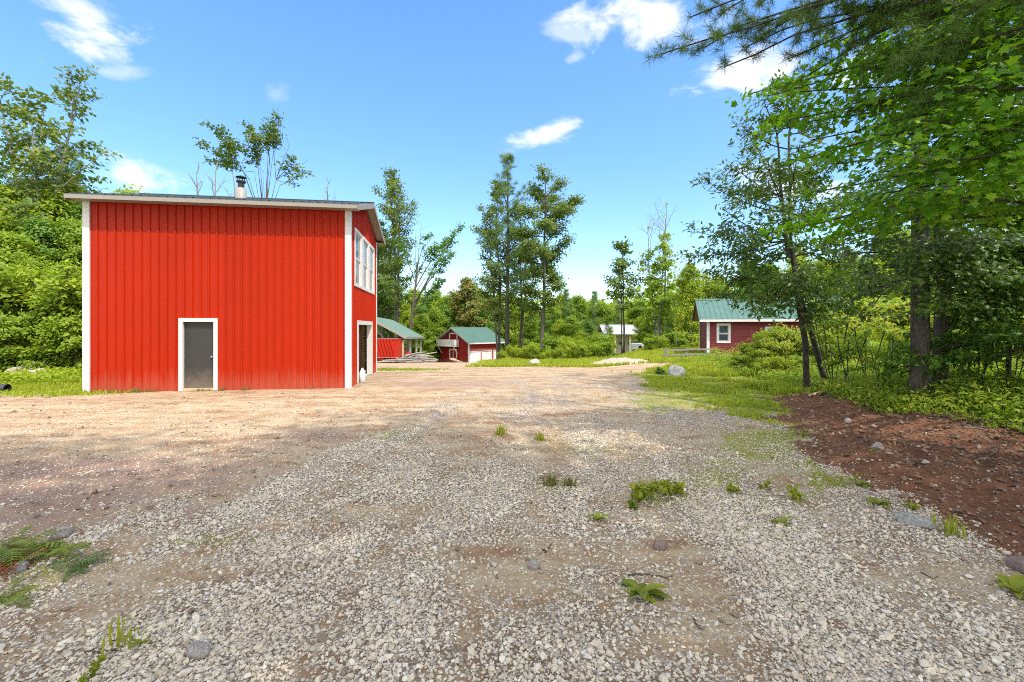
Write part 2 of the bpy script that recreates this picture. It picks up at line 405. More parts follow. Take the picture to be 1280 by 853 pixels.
def groundmat():
    t = NT('yard_ground'); p = t.pos()
    def att(nm):
        a = t.n('ShaderNodeAttribute'); a.attribute_name = nm; return a.outputs['Fac']
    dk, g, gr, so, mo = att('m_shade'), att('m_gravel'), att('m_grass'), att('m_soil'), att('m_moss')
    n_f = t.noise(14., 6, .7, p); n_m = t.noise(2.2, 6, .65, p); n_l = t.noise(.35, 4, .6, p); n_x = t.noise(70., 3, .7, p)
    # packed dirt
    st = t.n('ShaderNodeMapping'); st.inputs['Rotation'].default_value = (0, 0, R(-14)); st.inputs['Scale'].default_value = (.35, 2.6, 1); t.l(p, st.inputs['Vector'])
    n_s = t.noise(1., 6, .65, st.outputs[0], .4)
    dirt = t.ramp(t.math('ADD', t.math('MULTIPLY', n_s, .6), t.math('MULTIPLY', n_m, .4)), [(.32, (.17, .085, .045)), (.43, (.27, .16, .085)), (.51, (.36, .255, .15)), (.62, (.46, .37, .24))])
    dirt = t.mix(t.math('MULTIPLY', n_f, .5), dirt, (.24, .155, .09))
    v2 = t.n('ShaderNodeTexVoronoi'); v2.inputs['Scale'].default_value = 26.; t.l(p, v2.inputs['Vector'])
    spk = t.math('MULTIPLY', t.math('LESS_THAN', v2.outputs['Distance'], .36), t.smooth(n_m, .36, .56))
    sep = t.n('ShaderNodeSeparateColor'); t.l(v2.outputs['Color'], sep.inputs[0])
    pebble = t.ramp(sep.outputs[0], [(0, (.28, .21, .15)), (.6, (.42, .34, .25)), (1, (.56, .49, .39))])
    dirt = t.mix(t.math('MULTIPLY', spk, .8), dirt, pebble)
    dirt = t.mix(t.math('MULTIPLY', t.smooth(t.math('ADD', dk, t.math('MULTIPLY', t.math('SUBTRACT', n_f, .5), .5)), .2, .7), .85), dirt, t.mix(n_f, (.17, .105, .08), (.30, .20, .155)))  # painted shade: dirt mixed to a darker mauve brown
    wob = t.n('ShaderNodeMix', data_type='VECTOR'); wob.inputs[0].default_value = .008
    nv = t.n('ShaderNodeTexNoise'); nv.inputs['Scale'].default_value = 12.; t.l(p, nv.inputs['Vector'])
    t.l(p, wob.inputs[4]); t.l(nv.outputs['Color'], wob.inputs[5])
    v1 = t.n('ShaderNodeTexVoronoi'); v1.inputs['Scale'].default_value = 46.; v1.inputs['Randomness'].default_value = 1.; t.l(wob.outputs[1], v1.inputs['Vector'])
    sep1 = t.n('ShaderNodeSeparateColor'); t.l(v1.outputs['Color'], sep1.inputs[0])
    gc = t.ramp(sep1.outputs[0], [(0, (.28, .23, .175)), (.3, (.43, .37, .30)), (.6, (.54, .475, .39)), (.85, (.60, .54, .45)), (1, (.74, .68, .59))])
    gap = t.smooth(v1.outputs['Distance'], .42, .75)
    gc = t.mix(t.math('MULTIPLY', gap, .85), gc, (.11, .075, .05))
    gm = t.smooth(t.math('ADD', g, t.math('ADD', t.math('MULTIPLY', t.math('SUBTRACT', sep1.outputs[1], .5), .9), t.math('MULTIPLY', t.math('SUBTRACT', n_m, .5), .5))), .38, .56)
    gravdirt = t.mix(n_f, (.085, .055, .034), (.20, .135, .088))
    sy = t.n('ShaderNodeSeparateXYZ'); t.l(p, sy.inputs[0])
    gm = t.math('MULTIPLY', gm, t.math('ADD', .80, t.math('MULTIPLY', t.smooth(sy.outputs[1], 4.5, 9.), .20)))
    gravbase = t.mix(t.smooth(g, .25, .7), dirt, t.mix(.8, dirt, gravdirt))
    col = t.mix(gm, gravbase, gc)
    # moss / sprouts
    mm = t.smooth(t.math('ADD', mo, t.math('MULTIPLY', t.math('SUBTRACT', n_f, .5), 1.1)), .40, .75)
    col = t.mix(t.math('MULTIPLY', mm, .75), col, t.mix(n_x, (.15, .16, .035), (.32, .32, .07)))
    # soil
    soilc = t.ramp(t.math('ADD', t.math('MULTIPLY', n_m, .55), t.math('MULTIPLY', n_f, .45)), [(.3, (.075, .034, .019)), (.5, (.155, .070, .037)), (.62, (.21, .098, .052)), (.8, (.26, .14, .08))])
    sm = t.smooth(t.math('ADD', so, t.math('MULTIPLY', t.math('SUBTRACT', n_f, .5), .5)), .35, .65)
    col = t.mix(sm, col, soilc)
    # grass floor
    gf = t.ramp(t.math('ADD', t.math('MULTIPLY', n_m, .6), t.math('MULTIPLY', n_f, .4)), [(.3, (.10, .11, .025)), (.5, (.20, .225, .04)), (.7, (.33, .32, .08))])
    gm2 = t.smooth(t.math('ADD', gr, t.math('ADD', t.math('MULTIPLY', t.math('SUBTRACT', n_f, .5), .9), t.math('MULTIPLY', t.math('SUBTRACT', n_m, .5), .5))), .40, .62)
    col = t.mix(gm2, col, gf)
    hgt = t.math('ADD', t.math('MULTIPLY', t.math('SUBTRACT', 1., v1.outputs['Distance']), t.math('MULTIPLY', gm, .75)), t.math('ADD', t.math('MULTIPLY', n_f, .55), t.math('MULTIPLY', n_x, .18)))
    t.pbr(col, .95, .12, 0., t.bump(hgt, .75, .035)); return t.m
M['ground'] = groundmat()
# ------------------------------------------------------------------ leaves
def T_(vs, tris): return np.array(vs, float), np.array(tris)
LEAF = {
 'diamond': T_([(0, 0, 0), (.5, .32, .10), (1, 0, -.06), (.5, -.32, .10)], [(0, 2, 1), (0, 3, 2)]),
 'lance': T_([(0, 0, 0), (.4, .19, .05), (1, 0, -.14), (.4, -.19, .05)], [(0, 2, 1), (0, 3, 2)]),
 'blade': T_([(0, .035, 0), (0, -.035, 0), (1, 0, -.03)], [(0, 1, 2)]),
 'needle': T_([(0, .018, 0), (0, -.018, 0), (.6, -.018, -.02), (1, 0, -.05)], [(0, 1, 2), (0, 2, 3)]),
}
_mp = [(0, 0), (.10, .22), (.02, .46), (.26, .34), (.40, .30), (.52, .56), (.62, .28), (.78, .20), (1.0, 0)]
_up = _mp[1:-1]
_ring = [_mp[0]] + _up + [_mp[-1]] + [(x, -y) for x, y in reversed(_up)]
LEAF['maple'] = (np.array([(.36, 0, .03)] + [(x - 0.0, y, -.35 * (y * y) - .08 * x) for x, y in _ring], float),
                 np.array([(0, i + 1, (i + 1) % len(_ring) + 1) for i in range(len(_ring))])[:, ::-1])

def leaves(name, mat, kind, C, N, D, S, parent=None, kindtag=None):
    T, tri = LEAF[kind]
    C = np.asarray(C, float); n = len(C)
    N = N / np.maximum(np.linalg.norm(N, axis=1, keepdims=True), 1e-6)
    t = D - N * np.sum(D * N, 1, keepdims=True); t /= np.maximum(np.linalg.norm(t, axis=1, keepdims=True), 1e-6)
    b = np.cross(N, t)
    P = C[:, None, :] + S[:, None, None] * (T[None, :, 0:1] * t[:, None, :] + T[None, :, 1:2] * b[:, None, :] + T[None, :, 2:3] * N[:, None, :])
    Fx = (np.arange(n)[:, None, None] * len(T) + tri[None]).reshape(-1, 3)
    o = mk(name, P.reshape(-1, 3), [Fx], mat, parent)
    return o

class Tree:
    def __init__(s, seed): s.r = np.random.default_rng(seed); s.wv = []; s.wq = []; s.n = 0; s.sp = []; s.sd = []; s.sw = []
    def wood(s, pts, rad, k=6):
        v, q = tube(pts, rad, k); s.wv.append(v); s.wq.append(q + s.n); s.n += len(v)
    def trunk(s, base, top, r0, r1=.02, wob=.03, n=10, k=9, flare=1.35):
        base = np.array(base, float); top = np.array(top, float); L = np.linalg.norm(top - base)
        t = np.linspace(0, 1, n)[:, None]
        ph = s.r.uniform(0, 6.28, 4)
        off = np.stack([np.sin(t[:, 0] * 5 + ph[0]) + .5 * np.sin(t[:, 0] * 11 + ph[1]) - np.sin(ph[0]) - .5 * np.sin(ph[1]),
                        np.sin(t[:, 0] * 5 + ph[2]) + .5 * np.sin(t[:, 0] * 11 + ph[3]) - np.sin(ph[2]) - .5 * np.sin(ph[3]), 0 * t[:, 0]], 1) * wob * L * .3
        pts = base + (top - base) * t + off * np.minimum(t * 3, 1)
        rad = (r0 * (1 - t[:, 0]) ** .8 + r1 * t[:, 0])
        rad[0] *= flare
        s.wood(pts, rad, k); s.tp = pts; s.tr = rad
        return pts, rad
    def on(s, f):
        x = f * (len(s.tp) - 1); i = min(int(x), len(s.tp) - 2); w = x - i
        return s.tp[i] * (1 - w) + s.tp[i + 1] * w, s.tr[i] * (1 - w) + s.tr[i + 1] * w
    def limb(s, p, d, L, r, curve=.2, noise=.12, n=7, k=5):
        d = np.array(d, float); d /= np.linalg.norm(d); pts = [np.array(p, float)]
        for i in range(n - 1):
            pts.append(pts[-1] + d * L / (n - 1))
            d = d + np.array([0, 0, curve / (n - 1)]) + s.r.normal(0, noise, 3); d /= np.linalg.norm(d)
        pts = np.array(pts); s.wood(pts, np.linspace(r, .006 + r * .08, n), k)
        return pts
    def limb_to(s, p, q, r, sag=-.1, n=8, noise=.04, k=6):
        p = np.array(p, float); q = np.array(q, float); L = np.linalg.norm(q - p); t = np.linspace(0, 1, n)[:, None]
        pts = p + (q - p) * t; pts[:, 2] += (-sag * L * 4 * t * (1 - t))[:, 0]
        nn = np.cumsum(s.r.normal(0, noise * L / n, (n, 3)), 0); pts += nn - t * nn[-1] - nn[0] * (1 - t)
        s.wood(pts, np.linspace(r, .006 + r * .1, n), k); return pts
    def twigs(s, pts, num, tl, f0=.3, spots=4, side=1., up=.12, tr=.006, end=True, wood=True, flatw=.5):
        L = np.linalg.norm(pts[-1] - pts[0]); n = len(pts)
        for i in range(num):
            f = f0 + (1 - f0) * ((i + s.r.uniform(0, 1)) / num)
            x = f * (n - 1); j = min(int(x), n - 2); w = x - j
            p = pts[j] * (1 - w) + pts[j + 1] * w; d = pts[j + 1] - pts[j]; d = d / max(np.linalg.norm(d), 1e-6)
            sd = np.cross(d, (0, 0, 1)); sd /= max(np.linalg.norm(sd), 1e-3); u2 = np.cross(sd, d)
            a = s.r.choice([-1, 1]); e = s.r.normal(up, flatw)
            td = d * s.r.uniform(.5, .9) + sd * a * side * s.r.uniform(.5, 1.) + u2 * e; td /= np.linalg.norm(td)
            l = tl * s.r.uniform(.55, 1.2) * (1.15 - .5 * f)
            q = p + td * l + np.array([0, 0, s.r.normal(0, .06) * l]); m = (p + q) / 2 + s.r.normal(0, .05 * l, 3)
            if wood: s.wood(np.array([p, m, q]), np.array([tr, tr * .7, tr * .35]), 3)
            for g in np.linspace(.35, 1., spots):
                s.sp.append(p + (q - p) * g); s.sd.append(td)
        if end: s.sp.append(pts[-1]); s.sd.append((pts[-1] - pts[-2]) / max(np.linalg.norm(pts[-1] - pts[-2]), 1e-6))
    def leaves(s, name, mat, kind, per, cr, size, flat=.55, upw=.9, along=.45, sv=.35, parent=None, keep=1.0, off=(0, 0, 0), outw=.75):
        sp = np.array(s.sp); sd = np.array(s.sd)
        if keep < 1:
            k = s.r.uniform(0, 1, len(sp)) < keep; sp = sp[k]; sd = sd[k]
        n = len(sp) * per
        C = np.repeat(sp, per, 0) + s.r.normal(0, cr, (n, 3)) * np.array([1, 1, flat]) + np.array(off)
        N = s.r.normal(0, 1, (n, 3)) * .55 + np.array([0, 0, upw])
        if outw:
            ax = C - np.array([np.median(C[:, 0]), np.median(C[:, 1]), 0]); ax[:, 2] = 0; N += outw * ax / np.maximum(np.linalg.norm(ax, axis=1, keepdims=True), .3)
        D = np.repeat(sd, per, 0) * along + s.r.normal(0, 1, (n, 3)) * (1 - along)
        S = size * (1 + s.r.uniform(-sv, sv, n))
        return leaves(name, mat, kind, C, N, D, S, parent)
    def build_wood(s, name, mat, parent):
        return mk(name, np.concatenate(s.wv), [np.concatenate(s.wq)], mat, parent, True)

def dirv(az, el): return np.array([math.cos(az) * math.cos(el), math.sin(az) * math.cos(el), math.sin(el)])

def tree(name, label, cat, seed, Ht, r0, cb, shape, nl, el=(10, 55), curve=.25, tw=2.2, tl=.9, per=5, cr=.22, size=.26, leaf='leaf_mid', kind='diamond', bark='bark',
         lean=(0, 0), wob=.03, top=1.0, stems=1, spread=0., keep=1., spots=4, upw=.9, along=.45, flat=.55, noise=.12, group=None, ljit=.35, f0=.25, bare=0, fbare=.3, blen=(.06, .14), azbias=None, flatw=.4):
    """one tree: an Empty with two parts, trunk (with its limbs) and crown. shape(t) gives limb length up the crown, t in 0..1"""
    t = Tree(seed); r = t.r
    root = thing(name, label, cat, (0, 0, 0), 0, group)
    az = r.uniform(0, 6.28); TS = []
    for st in range(stems):
        a = st * 2.4 + r.uniform(-.3, .3)
        b = np.array([math.cos(a), math.sin(a), 0]) * (r0 * 1.2 if stems > 1 else 0)
        hs = Ht * (1 if st == 0 else r.uniform(.78, .96))
        tp = np.array([lean[0] + math.cos(a) * spread, lean[1] + math.sin(a) * spread, hs])
        t.trunk(b, tp, r0 * (1 if st == 0 else .8), .02, wob, 12)
        TS.append((t.tp, t.tr))
        for i in range(max(2, nl // stems)):
            u = (i + r.uniform(0, .9)) / max(2, nl // stems); f = cb + (top - cb) * u
            p, rr = t.on(min(f, .985)); az += 2.4 + r.normal(0, .5)
            A = az if azbias is None or r.uniform() > .55 else azbias + r.normal(0, .5)
            e = R(el[0] + (el[1] - el[0]) * u + r.normal(0, 8))
            L = max(.3, shape(u) * (1 + r.uniform(-ljit, ljit)))
            pts = t.limb(p, dirv(A, e), L, min(rr * .62, .014 + .014 * L), curve, noise)
            t.twigs(pts, max(3, int(L * tw)), tl * min(1, .35 + L * .22), f0, spots, flatw=flatw)
        t.sp.append(t.tp[-1]); t.sd.append(np.array([0, 0, 1.]))
    for i in range(bare):
        if stems > 1 and blen[1] > .15: t.tp, t.tr = TS[i % stems]
        f = fbare + (1 - fbare) * r.uniform(); p, rr = t.on(f); e = R(r.uniform(30, 70)); L = Ht * r.uniform(*blen)
        pts = t.limb(p, dirv(r.uniform(0, 6.28), e), L, .03, .25, .1)
        for k in range(4):
            q = pts[2 + k]; t.limb(q, dirv(r.uniform(0, 6.28), R(r.uniform(20, 70))), L * .35, .012, .2, .1, 4, 3)
    t.build_wood('trunk', M[bark], root)
    t.leaves('crown', M[leaf], kind, per, cr, size, flat, upw, along, .35, root, keep)
    return root

used = {}
def place(proto, u, Y, vtop, label, group=None, rz=None, x=None, zoff=-.1):
    """first use moves the prototype itself, later uses copy it; scaled so the top reaches row vtop at distance Y"""
    X = (u - U0) / F * Y if x is None else x
    z = float(H(X, Y)) + zoff
    ht = CH + (V0 - vtop) / F * Y - z
    s = ht / PH[proto.name.split('.')[0] if proto.name not in PH else proto.name]
    rz = random.uniform(0, 6.28) if rz is None else rz
    if proto.name not in used:
        used[proto.name] = 1
        proto.location = (X, Y, z); proto.rotation_euler = (0, 0, rz); proto.scale = (s, s, s); proto['label'] = label
        if group: proto['group'] = group
        return proto
    k = random.uniform(.9, 1.15)
    o = dup(proto, (X, Y, z), rz, s, label, group)
    o.scale = (s * k, s * k, s)
    return o
PH = {}
# ================================================================== ground
def axis(lo, hi, fine_lo, fine_hi, h, grow=1.09, mx=12.):
    a = list(np.arange(fine_lo, fine_hi + h / 2, h)); s = h
    while a[-1] < hi: s = min(s * grow, mx); a.append(a[-1] + s)
    s = h; b = [fine_lo]
    while b[-1] > lo: s = min(s * grow, mx); b.append(b[-1] - s)
    return np.array(b[:0:-1] + a)

def build_ground():
    xs = axis(-420, 420, -8, 8.5, .055); ys = axis(-60, 620, 2.0, 13.0, .05, 1.05)
    X, Y = np.meshgrid(xs, ys); Z = H(X, Y); nx, ny = len(xs), len(ys)
    g, gr, so, mo = masks(X, Y)
    i = (np.arange(ny - 1)[:, None] * nx + np.arange(nx - 1)[None, :])
    q = np.stack([i, i + 1, i + nx + 1, i + nx], -1).reshape(-1, 4)
    V = np.stack([X, Y, Z], -1).reshape(-1, 3)
    gf, grf, sf = g.ravel(), gr.ravel(), so.ravel()
    cen = lambda a: a[q].mean(1)
    cg, cs, cy, cx = cen(grf), cen(sf), cen(V[:, 1]), cen(V[:, 0])
    lab = np.where(cs > .5, 2, np.where((cg < .5) & (cy < 67) & (np.abs(cx) < 25) & (cy > -4), 1, 0))
    for k, nm in ((0, 'ground'), (1, 'gravel_yard'), (2, 'soil_bank')):
        f = q[lab == k]; ids, inv = np.unique(f, return_inverse=True)
        o = mk(nm, V[ids], [inv.reshape(-1, 4)], M['ground'], None, True)
        for an, arr in (('m_gravel', gf), ('m_grass', grf), ('m_soil', sf), ('m_moss', mo.ravel()), ('m_shade', shademask(X, Y).ravel())):
            a = o.data.attributes.new(an, 'FLOAT', 'POINT'); a.data.foreach_set('value', arr[ids].astype(np.float32))
        tag(o, kind='structure')
build_ground()

# ------------------------------------------------------------------ loose stones
_ph = (1 + 5 ** .5) / 2
ICO_V = np.array([(-1, _ph, 0), (1, _ph, 0), (-1, -_ph, 0), (1, -_ph, 0), (0, -1, _ph), (0, 1, _ph), (0, -1, -_ph), (0, 1, -_ph), (_ph, 0, -1), (_ph, 0, 1), (-_ph, 0, -1), (-_ph, 0, 1)]) / 1.902
ICO_F = np.array([(0, 11, 5), (0, 5, 1), (0, 1, 7), (0, 7, 10), (0, 10, 11), (1, 5, 9), (5, 11, 4), (11, 10, 2), (10, 7, 6), (7, 1, 8), (3, 9, 4), (3, 4, 2), (3, 2, 6), (3, 6, 8), (3, 8, 9), (4, 9, 5), (2, 4, 11), (6, 2, 10), (8, 6, 7), (9, 8, 1)])

def stones(name, mat, x, y, size, seed, sink=.25, flat=(.5, .85), jit=.22):
    r = np.random.default_rng(seed); n = len(x)
    nv = len(ICO_V); v = ICO_V[None] + r.normal(0, jit, (n, nv, 3))
    v *= np.stack([r.uniform(.8, 1.35, n), r.uniform(.65, 1., n), r.uniform(*flat, n)], 1)[:, None, :]
    a = r.uniform(0, 6.28, n); ca, sa = np.cos(a), np.sin(a)
    tl = r.normal(0, .25, n)
    x1 = v[..., 0]; z1 = v[..., 2]; ct, st = np.cos(tl)[:, None], np.sin(tl)[:, None]
    v[..., 0], v[..., 2] = x1 * ct - z1 * st, x1 * st + z1 * ct
    x1 = v[..., 0].copy(); y1 = v[..., 1].copy()
    v[..., 0] = x1 * ca[:, None] - y1 * sa[:, None]; v[..., 1] = x1 * sa[:, None] + y1 * ca[:, None]
    v *= (size / 2)[:, None, None]
    z = H(x, y)
    v += np.stack([x, y, z + size * (.5 - sink) * .6], 1)[:, None, :]
    f = (np.arange(n)[:, None, None] * nv + ICO_F[None]).reshape(-1, 3)
    return mk(name, v.reshape(-1, 3), [f], mat)

def scatter(n, seed, y0, y1, pw=1.0, ulo=-80, uhi=1360):
    r = np.random.default_rng(seed)
    y = (y0 ** pw + (y1 ** pw - y0 ** pw) * r.uniform(0, 1, n)) ** (1 / pw)
    u = r.uniform(ulo, uhi, n)
    return (u - U0) / F * y, y, r

OCT_V = np.array([(1, 0, 0), (-1, 0, 0), (0, 1, 0), (0, -1, 0), (0, 0, 1), (0, 0, -1)], float)
OCT_F = np.array([(0, 2, 4), (2, 1, 4), (1, 3, 4), (3, 0, 4), (2, 0, 5), (1, 2, 5), (3, 1, 5), (0, 3, 5)])
x, y, r = scatter(520000, 3, 1.9, 9.5, 1.35)
g, gr, so, mo = masks(x, y)
p = np.clip(g * 1.25 - .18, 0.04, 1) * (1 - np.clip(so, 0, 1) * .975) * (1 - .6 * gr) * (1 - sst(6.5, 9.5, y) * .85) * (.5 + .5 * np.clip(y / 5, 0, 1))
k = r.uniform(0, 1, len(x)) < p * .66; x = x[k]; y = y[k]
sz = np.exp(r.normal(math.log(.0165), .42, len(x))).clip(.008, .06)
nr = y < 4.6
tag(stones('gravel', M['gravel'], x[nr], y[nr], sz[nr], 4), 'crushed pale gravel stones strewn over the near yard', 'gravel', kind='stuff')
ICO_V, ICO_F, _n12 = OCT_V, OCT_F, 6
tag(stones('gravel', M['gravel'], x[~nr], y[~nr], sz[~nr] * 1.1, 5, .2), 'crushed pale gravel stones strewn over the middle of the yard', 'gravel', kind='stuff')
# fine pebbles pressed into the bare dirt
x, y, r = scatter(60000, 6, 2.0, 11, 1.3); g, gr, so, mo = masks(x, y)
k = (r.uniform(0, 1, len(x)) < (.25 + .6 * fbm(x, y, 1.6, 90)) * (1 - g) * (1 - .8 * gr)) & (so < .4); x, y = x[k], y[k]
tag(stones('pebbles', M['gravel'], x, y, np.exp(r.normal(math.log(.015), .35, len(x))), 9, .35), 'fine pebbles pressed into the bare dirt', 'pebbles', kind='stuff')
# dirt pebbles and clods
x, y, r = scatter(16000, 7, 2.0, 13, 1.2)
g, gr, so, mo = masks(x, y)
rut = np.zeros_like(x)
for pts, w, a in RUTS[:4]: rut = np.maximum(rut, seg_bump(x, y, pts, .12))
k = (r.uniform(0, 1, len(x)) < np.clip((1 - g) * .25 + rut * .8, 0, 1) * (so < .4) * (gr < .5))
x = x[k]; y = y[k]
tag(stones('dirt_clods', M['dirtclod'], x, y, np.exp(r.normal(math.log(.03), .45, len(x))).clip(.012, .10), 8, .35), 'small clods and pebbles on the bare dirt', 'clods', kind='stuff')
# soil bank clods
rr = np.random.default_rng(11); n = 16000
y = rr.uniform(2.6, 13, n); x = np.interp(y, SB_Y, SB_X) - .5 + rr.uniform(0, 1, n) ** 1.2 * 6.5
g, gr, so, mo = masks(x, y)
k = rr.uniform(0, 1, n) < so * .75; x = x[k]; y = y[k]
tag(stones('soil_clods', M['clod'], x, y, np.exp(rr.normal(math.log(.034), .5, len(x))).clip(.012, .16), 12, .3), 'reddish soil clods and small stones on the dug bank', 'clods', kind='stuff')

# ------------------------------------------------------------------ single rocks
def rock(name, label, u, v, Y, w, h, seed, mat='rock', dep=.8, cat='rock', group=None, sink=.15):
    import bmesh
    bm = bmesh.new(); bmesh.ops.create_icosphere(bm, subdivisions=4, radius=1)
    r = np.random.default_rng(seed); o3 = r.uniform(-9, 9, 3)
    for p in bm.verts:
        c = p.co; n = fbm(np.array([c.x * 1.1 + o3[0] + c.z]), np.array([c.y * 1.1 + o3[1] - c.z * .7]), 1., seed, 3)[0]
        n2 = fbm(np.array([c.x + o3[2] - c.z]), np.array([c.z + c.y]), 3.2, seed + 3, 3)[0]
        p.co = c * (.72 + .5 * n + .16 * n2)
        p.co.z = max(p.co.z, -.4)
    # a few flat breaks
    for _ in range(7):
        d = Vector(r.normal(0, 1, 3)); d.normalize(); lim = r.uniform(.68, .82)
        for p in bm.verts:
            q = p.co.dot(d)
            if q > lim: p.co -= d * (q - lim) * .85
    me = bpy.data.meshes.new(name); bm.to_mesh(me); bm.free()
    for p in me.polygons: p.use_smooth = True
    me.materials.append(M[mat]); o = bpy.data.objects.new(name, me); COL.objects.link(o)
    X = (u - U0) / F * Y
    o.location = (X, Y, float(H(X, Y)) + h * (.5 - sink) * .6); o.scale = (w / 1.8, w * dep / 1.8, h / 1.5); o.rotation_euler = (0, 0, r.uniform(0, 6))
    return tag(o, label, cat, group)

rock('boulder', 'rounded pale grey boulder on the grass edge of the yard', 845, 470, 17.3, .68, .52, 21, 'rock', .8, 'boulder')
rock('rock', 'flat grey rock half sunk at the edge of the soil bank', 1142, 657, 4.22, .24, .10, 22, 'rock', .6)
rock('rock', 'pinkish brown rock at the foot of the soil bank near the frame edge', 1278, 713, 3.44, .16, .12, 23, 'rock_brown', .8)
rock('rock', 'pale buff rock lying out on the middle of the reddish soil', 1097, 551, 6.6, .17, .11, 24, 'rock_tan', .8)
rock('rock', 'small pale rock on the soil bank beside the long stick', 1060, 526, 8.2, .15, .09, 25, 'rock_tan', .7)
rock('rock', 'whitish stone at the narrow far tip of the soil bank', 967, 523, 9.4, .12, .07, 26, 'rock_tan', .7)
rock('rock', 'grey brown stone beside the twig on the brown gravel patch', 668, 708, 3.5, .10, .06, 27, 'rock_tan', .9)
rock('rock', 'broad pale flat stone bedded in the gravel near the bottom edge', 247, 818, 2.56, .16, .05, 28, 'rock_tan', .6)
rock('rock', 'brown stone in the sandy patch above the yellow green weed', 826, 686, 3.78, .10, .07, 29, 'rock_brown', .8)
rock('rock', 'grey stone at the foot of the rusty fern fronds', 24, 712, 3.45, .12, .07, 30, 'rock', .8)
rock('rock', 'tawny stone tucked behind the green fern', 78, 676, 3.98, .15, .10, 31, 'rock_tan', .8)
for q, (u, v, Y, w, h) in enumerate([(28, 470, 17.2, .9, .5), (44, 468, 17.6, 1.0, .62), (54, 473, 16.8, .7, .4), (36, 476, 16.2, .6, .35)]):
    rock('rock', ['dark grey rock at the rear of the rock heap in the grass', 'largest grey rock topping the heap in the grass by the barn', 'low grey rock on the barn side of the heap in the grass', 'small grey rock in front of the heap in the grass'][q], u, v, Y, w, h, 40 + q, 'rock_tan', .8, 'rock', 'rocks heaped in the grass by the barn')
rock('rock', 'pale rock in the weeds between the garage and the gravel heap', 668, 450, 26.5, .8, .45, 47, 'rock_tan', .8)

def mound():
    n = 46; a = np.linspace(-1, 1, n); X, Y = np.meshgrid(a * 2.4, a * 1.3)
    rr = np.hypot(X / 2.3, Y / 1.2); Z = .45 * np.clip(1 - rr ** 1.6, 0, 1) * (.75 + .5 * fbm(X, Y, .9, 71)) + .12 * (fbm(X, Y, 4, 73) - .5) - .09
    cx, cy = 6.0, 25.6
    Z += H(X + cx, Y + cy)
    i = np.arange(n - 1)[:, None] * n + np.arange(n - 1)[None]
    q = np.stack([i, i + 1, i + n + 1, i + n], -1).reshape(-1, 4)
    t = NT('heap_gravel'); p = t.pos(); v = t.n('ShaderNodeTexVoronoi'); v.inputs['Scale'].default_value = 14.; t.l(p, v.inputs['Vector'])
    s = t.n('ShaderNodeSeparateColor'); t.l(v.outputs['Color'], s.inputs[0])
    c = t.ramp(s.outputs[0], [(0, (.27, .21, .155)), (.6, (.40, .32, .24)), (1, (.52, .44, .35))])
    c = t.mix(t.math('MULTIPLY', t.noise(1.4, 4, .6, p), .5), c, (.36, .24, .17))
    t.pbr(c, .95, .1, 0., t.bump(t.math('SUBTRACT', 1., v.outputs['Distance']), .8, .05))
    o = mk('gravel_heap', np.stack([X + cx, Y + cy, Z], -1).reshape(-1, 3), [q], t.m, None, True)
    tag(o, 'low heap of pale gravel dumped at the far edge of the yard', 'gravel heap')
mound()
# ================================================================== buildings
def ribbed(name, mat, parent, x0, x1, zb, zt, fmap, openings=(), spacing=.229, rw=.06, rd=.036, extra=(), ret=None):
    """vertically ribbed sheet with real openings; zt(x) is its top; fmap(x, d, z) -> local point (d = out of the wall)"""
    xs = {round(x0, 4): 0., round(x1, 4): 0.}
    c = x0 + spacing * .35
    while c < x1 - rw:
        for dx, d in ((-rw / 2, 0.), (-rw / 4, rd), (rw / 4, rd), (rw / 2, 0.)): xs[round(c + dx, 4)] = d
        c += spacing
    kx = np.array(sorted(xs)); kd = np.array([xs[k] for k in kx])
    ex = [e for o in openings for e in o[:2]] + list(extra)
    ax = np.unique(np.concatenate([kx, np.array([e for e in ex if x0 < e < x1])])) if ex else kx
    ad = np.interp(ax, kx, kd)
    m = MB()
    for i in range(len(ax) - 1):
        xa, xb = ax[i], ax[i + 1]; xm = (xa + xb) / 2
        cuts = sorted((o[2], o[3]) for o in openings if o[0] < xm < o[1])
        z = None; segs = []; lo = zb
        for (a, b) in cuts:
            if a > lo: segs.append((lo, a))
            lo = max(lo, b)
        segs.append((lo, None))
        for (a, b) in segs:
            ta = zt(xa) if b is None else b; tb = zt(xb) if b is None else b
            m.add([fmap(xa, ad[i], a), fmap(xb, ad[i + 1], a), fmap(xb, ad[i + 1], tb), fmap(xa, ad[i], ta)], [(0, 1, 2, 3)])
    return m.build(name, mat, parent)

def trim_frame(m, fmap, x0, x1, z0, z1, w, d0, d1, sides='lrtb'):
    """a picture frame of boards; fmap as in ribbed"""
    def bx(a, b, c, d):
        P = [fmap(x, dd, z) for dd in (d0, d1) for (x, z) in ((a, c), (b, c), (b, d), (a, d))]
        m.add(P, [(0, 1, 2, 3), (7, 6, 5, 4), (0, 4, 5, 1), (1, 5, 6, 2), (2, 6, 7, 3), (3, 7, 4, 0)])
    zb = z0 + (w if 'b' in sides else 0); 
    bx(x0, x0 + w, z0, z1); bx(x1 - w, x1, z0, z1)
    if 't' in sides: bx(x0 + w, x1 - w, z1 - w, z1)
    if 'b' in sides: bx(x0 + w, x1 - w, z0, zb)

def quad(m, fmap, x0, x1, z0, z1, d):
    m.add([fmap(x0, d, z0), fmap(x1, d, z0), fmap(x1, d, z1), fmap(x0, d, z1)], [(0, 1, 2, 3)])

def fbox(m, fmap, x0, x1, z0, z1, d0, d1):
    P = [fmap(x, dd, z) for dd in (d0, d1) for (x, z) in ((x0, z0), (x1, z0), (x1, z1), (x0, z1))]
    m.add(P, [(0, 1, 2, 3), (7, 6, 5, 4), (0, 4, 5, 1), (1, 5, 6, 2), (2, 6, 7, 3), (3, 7, 4, 0)])

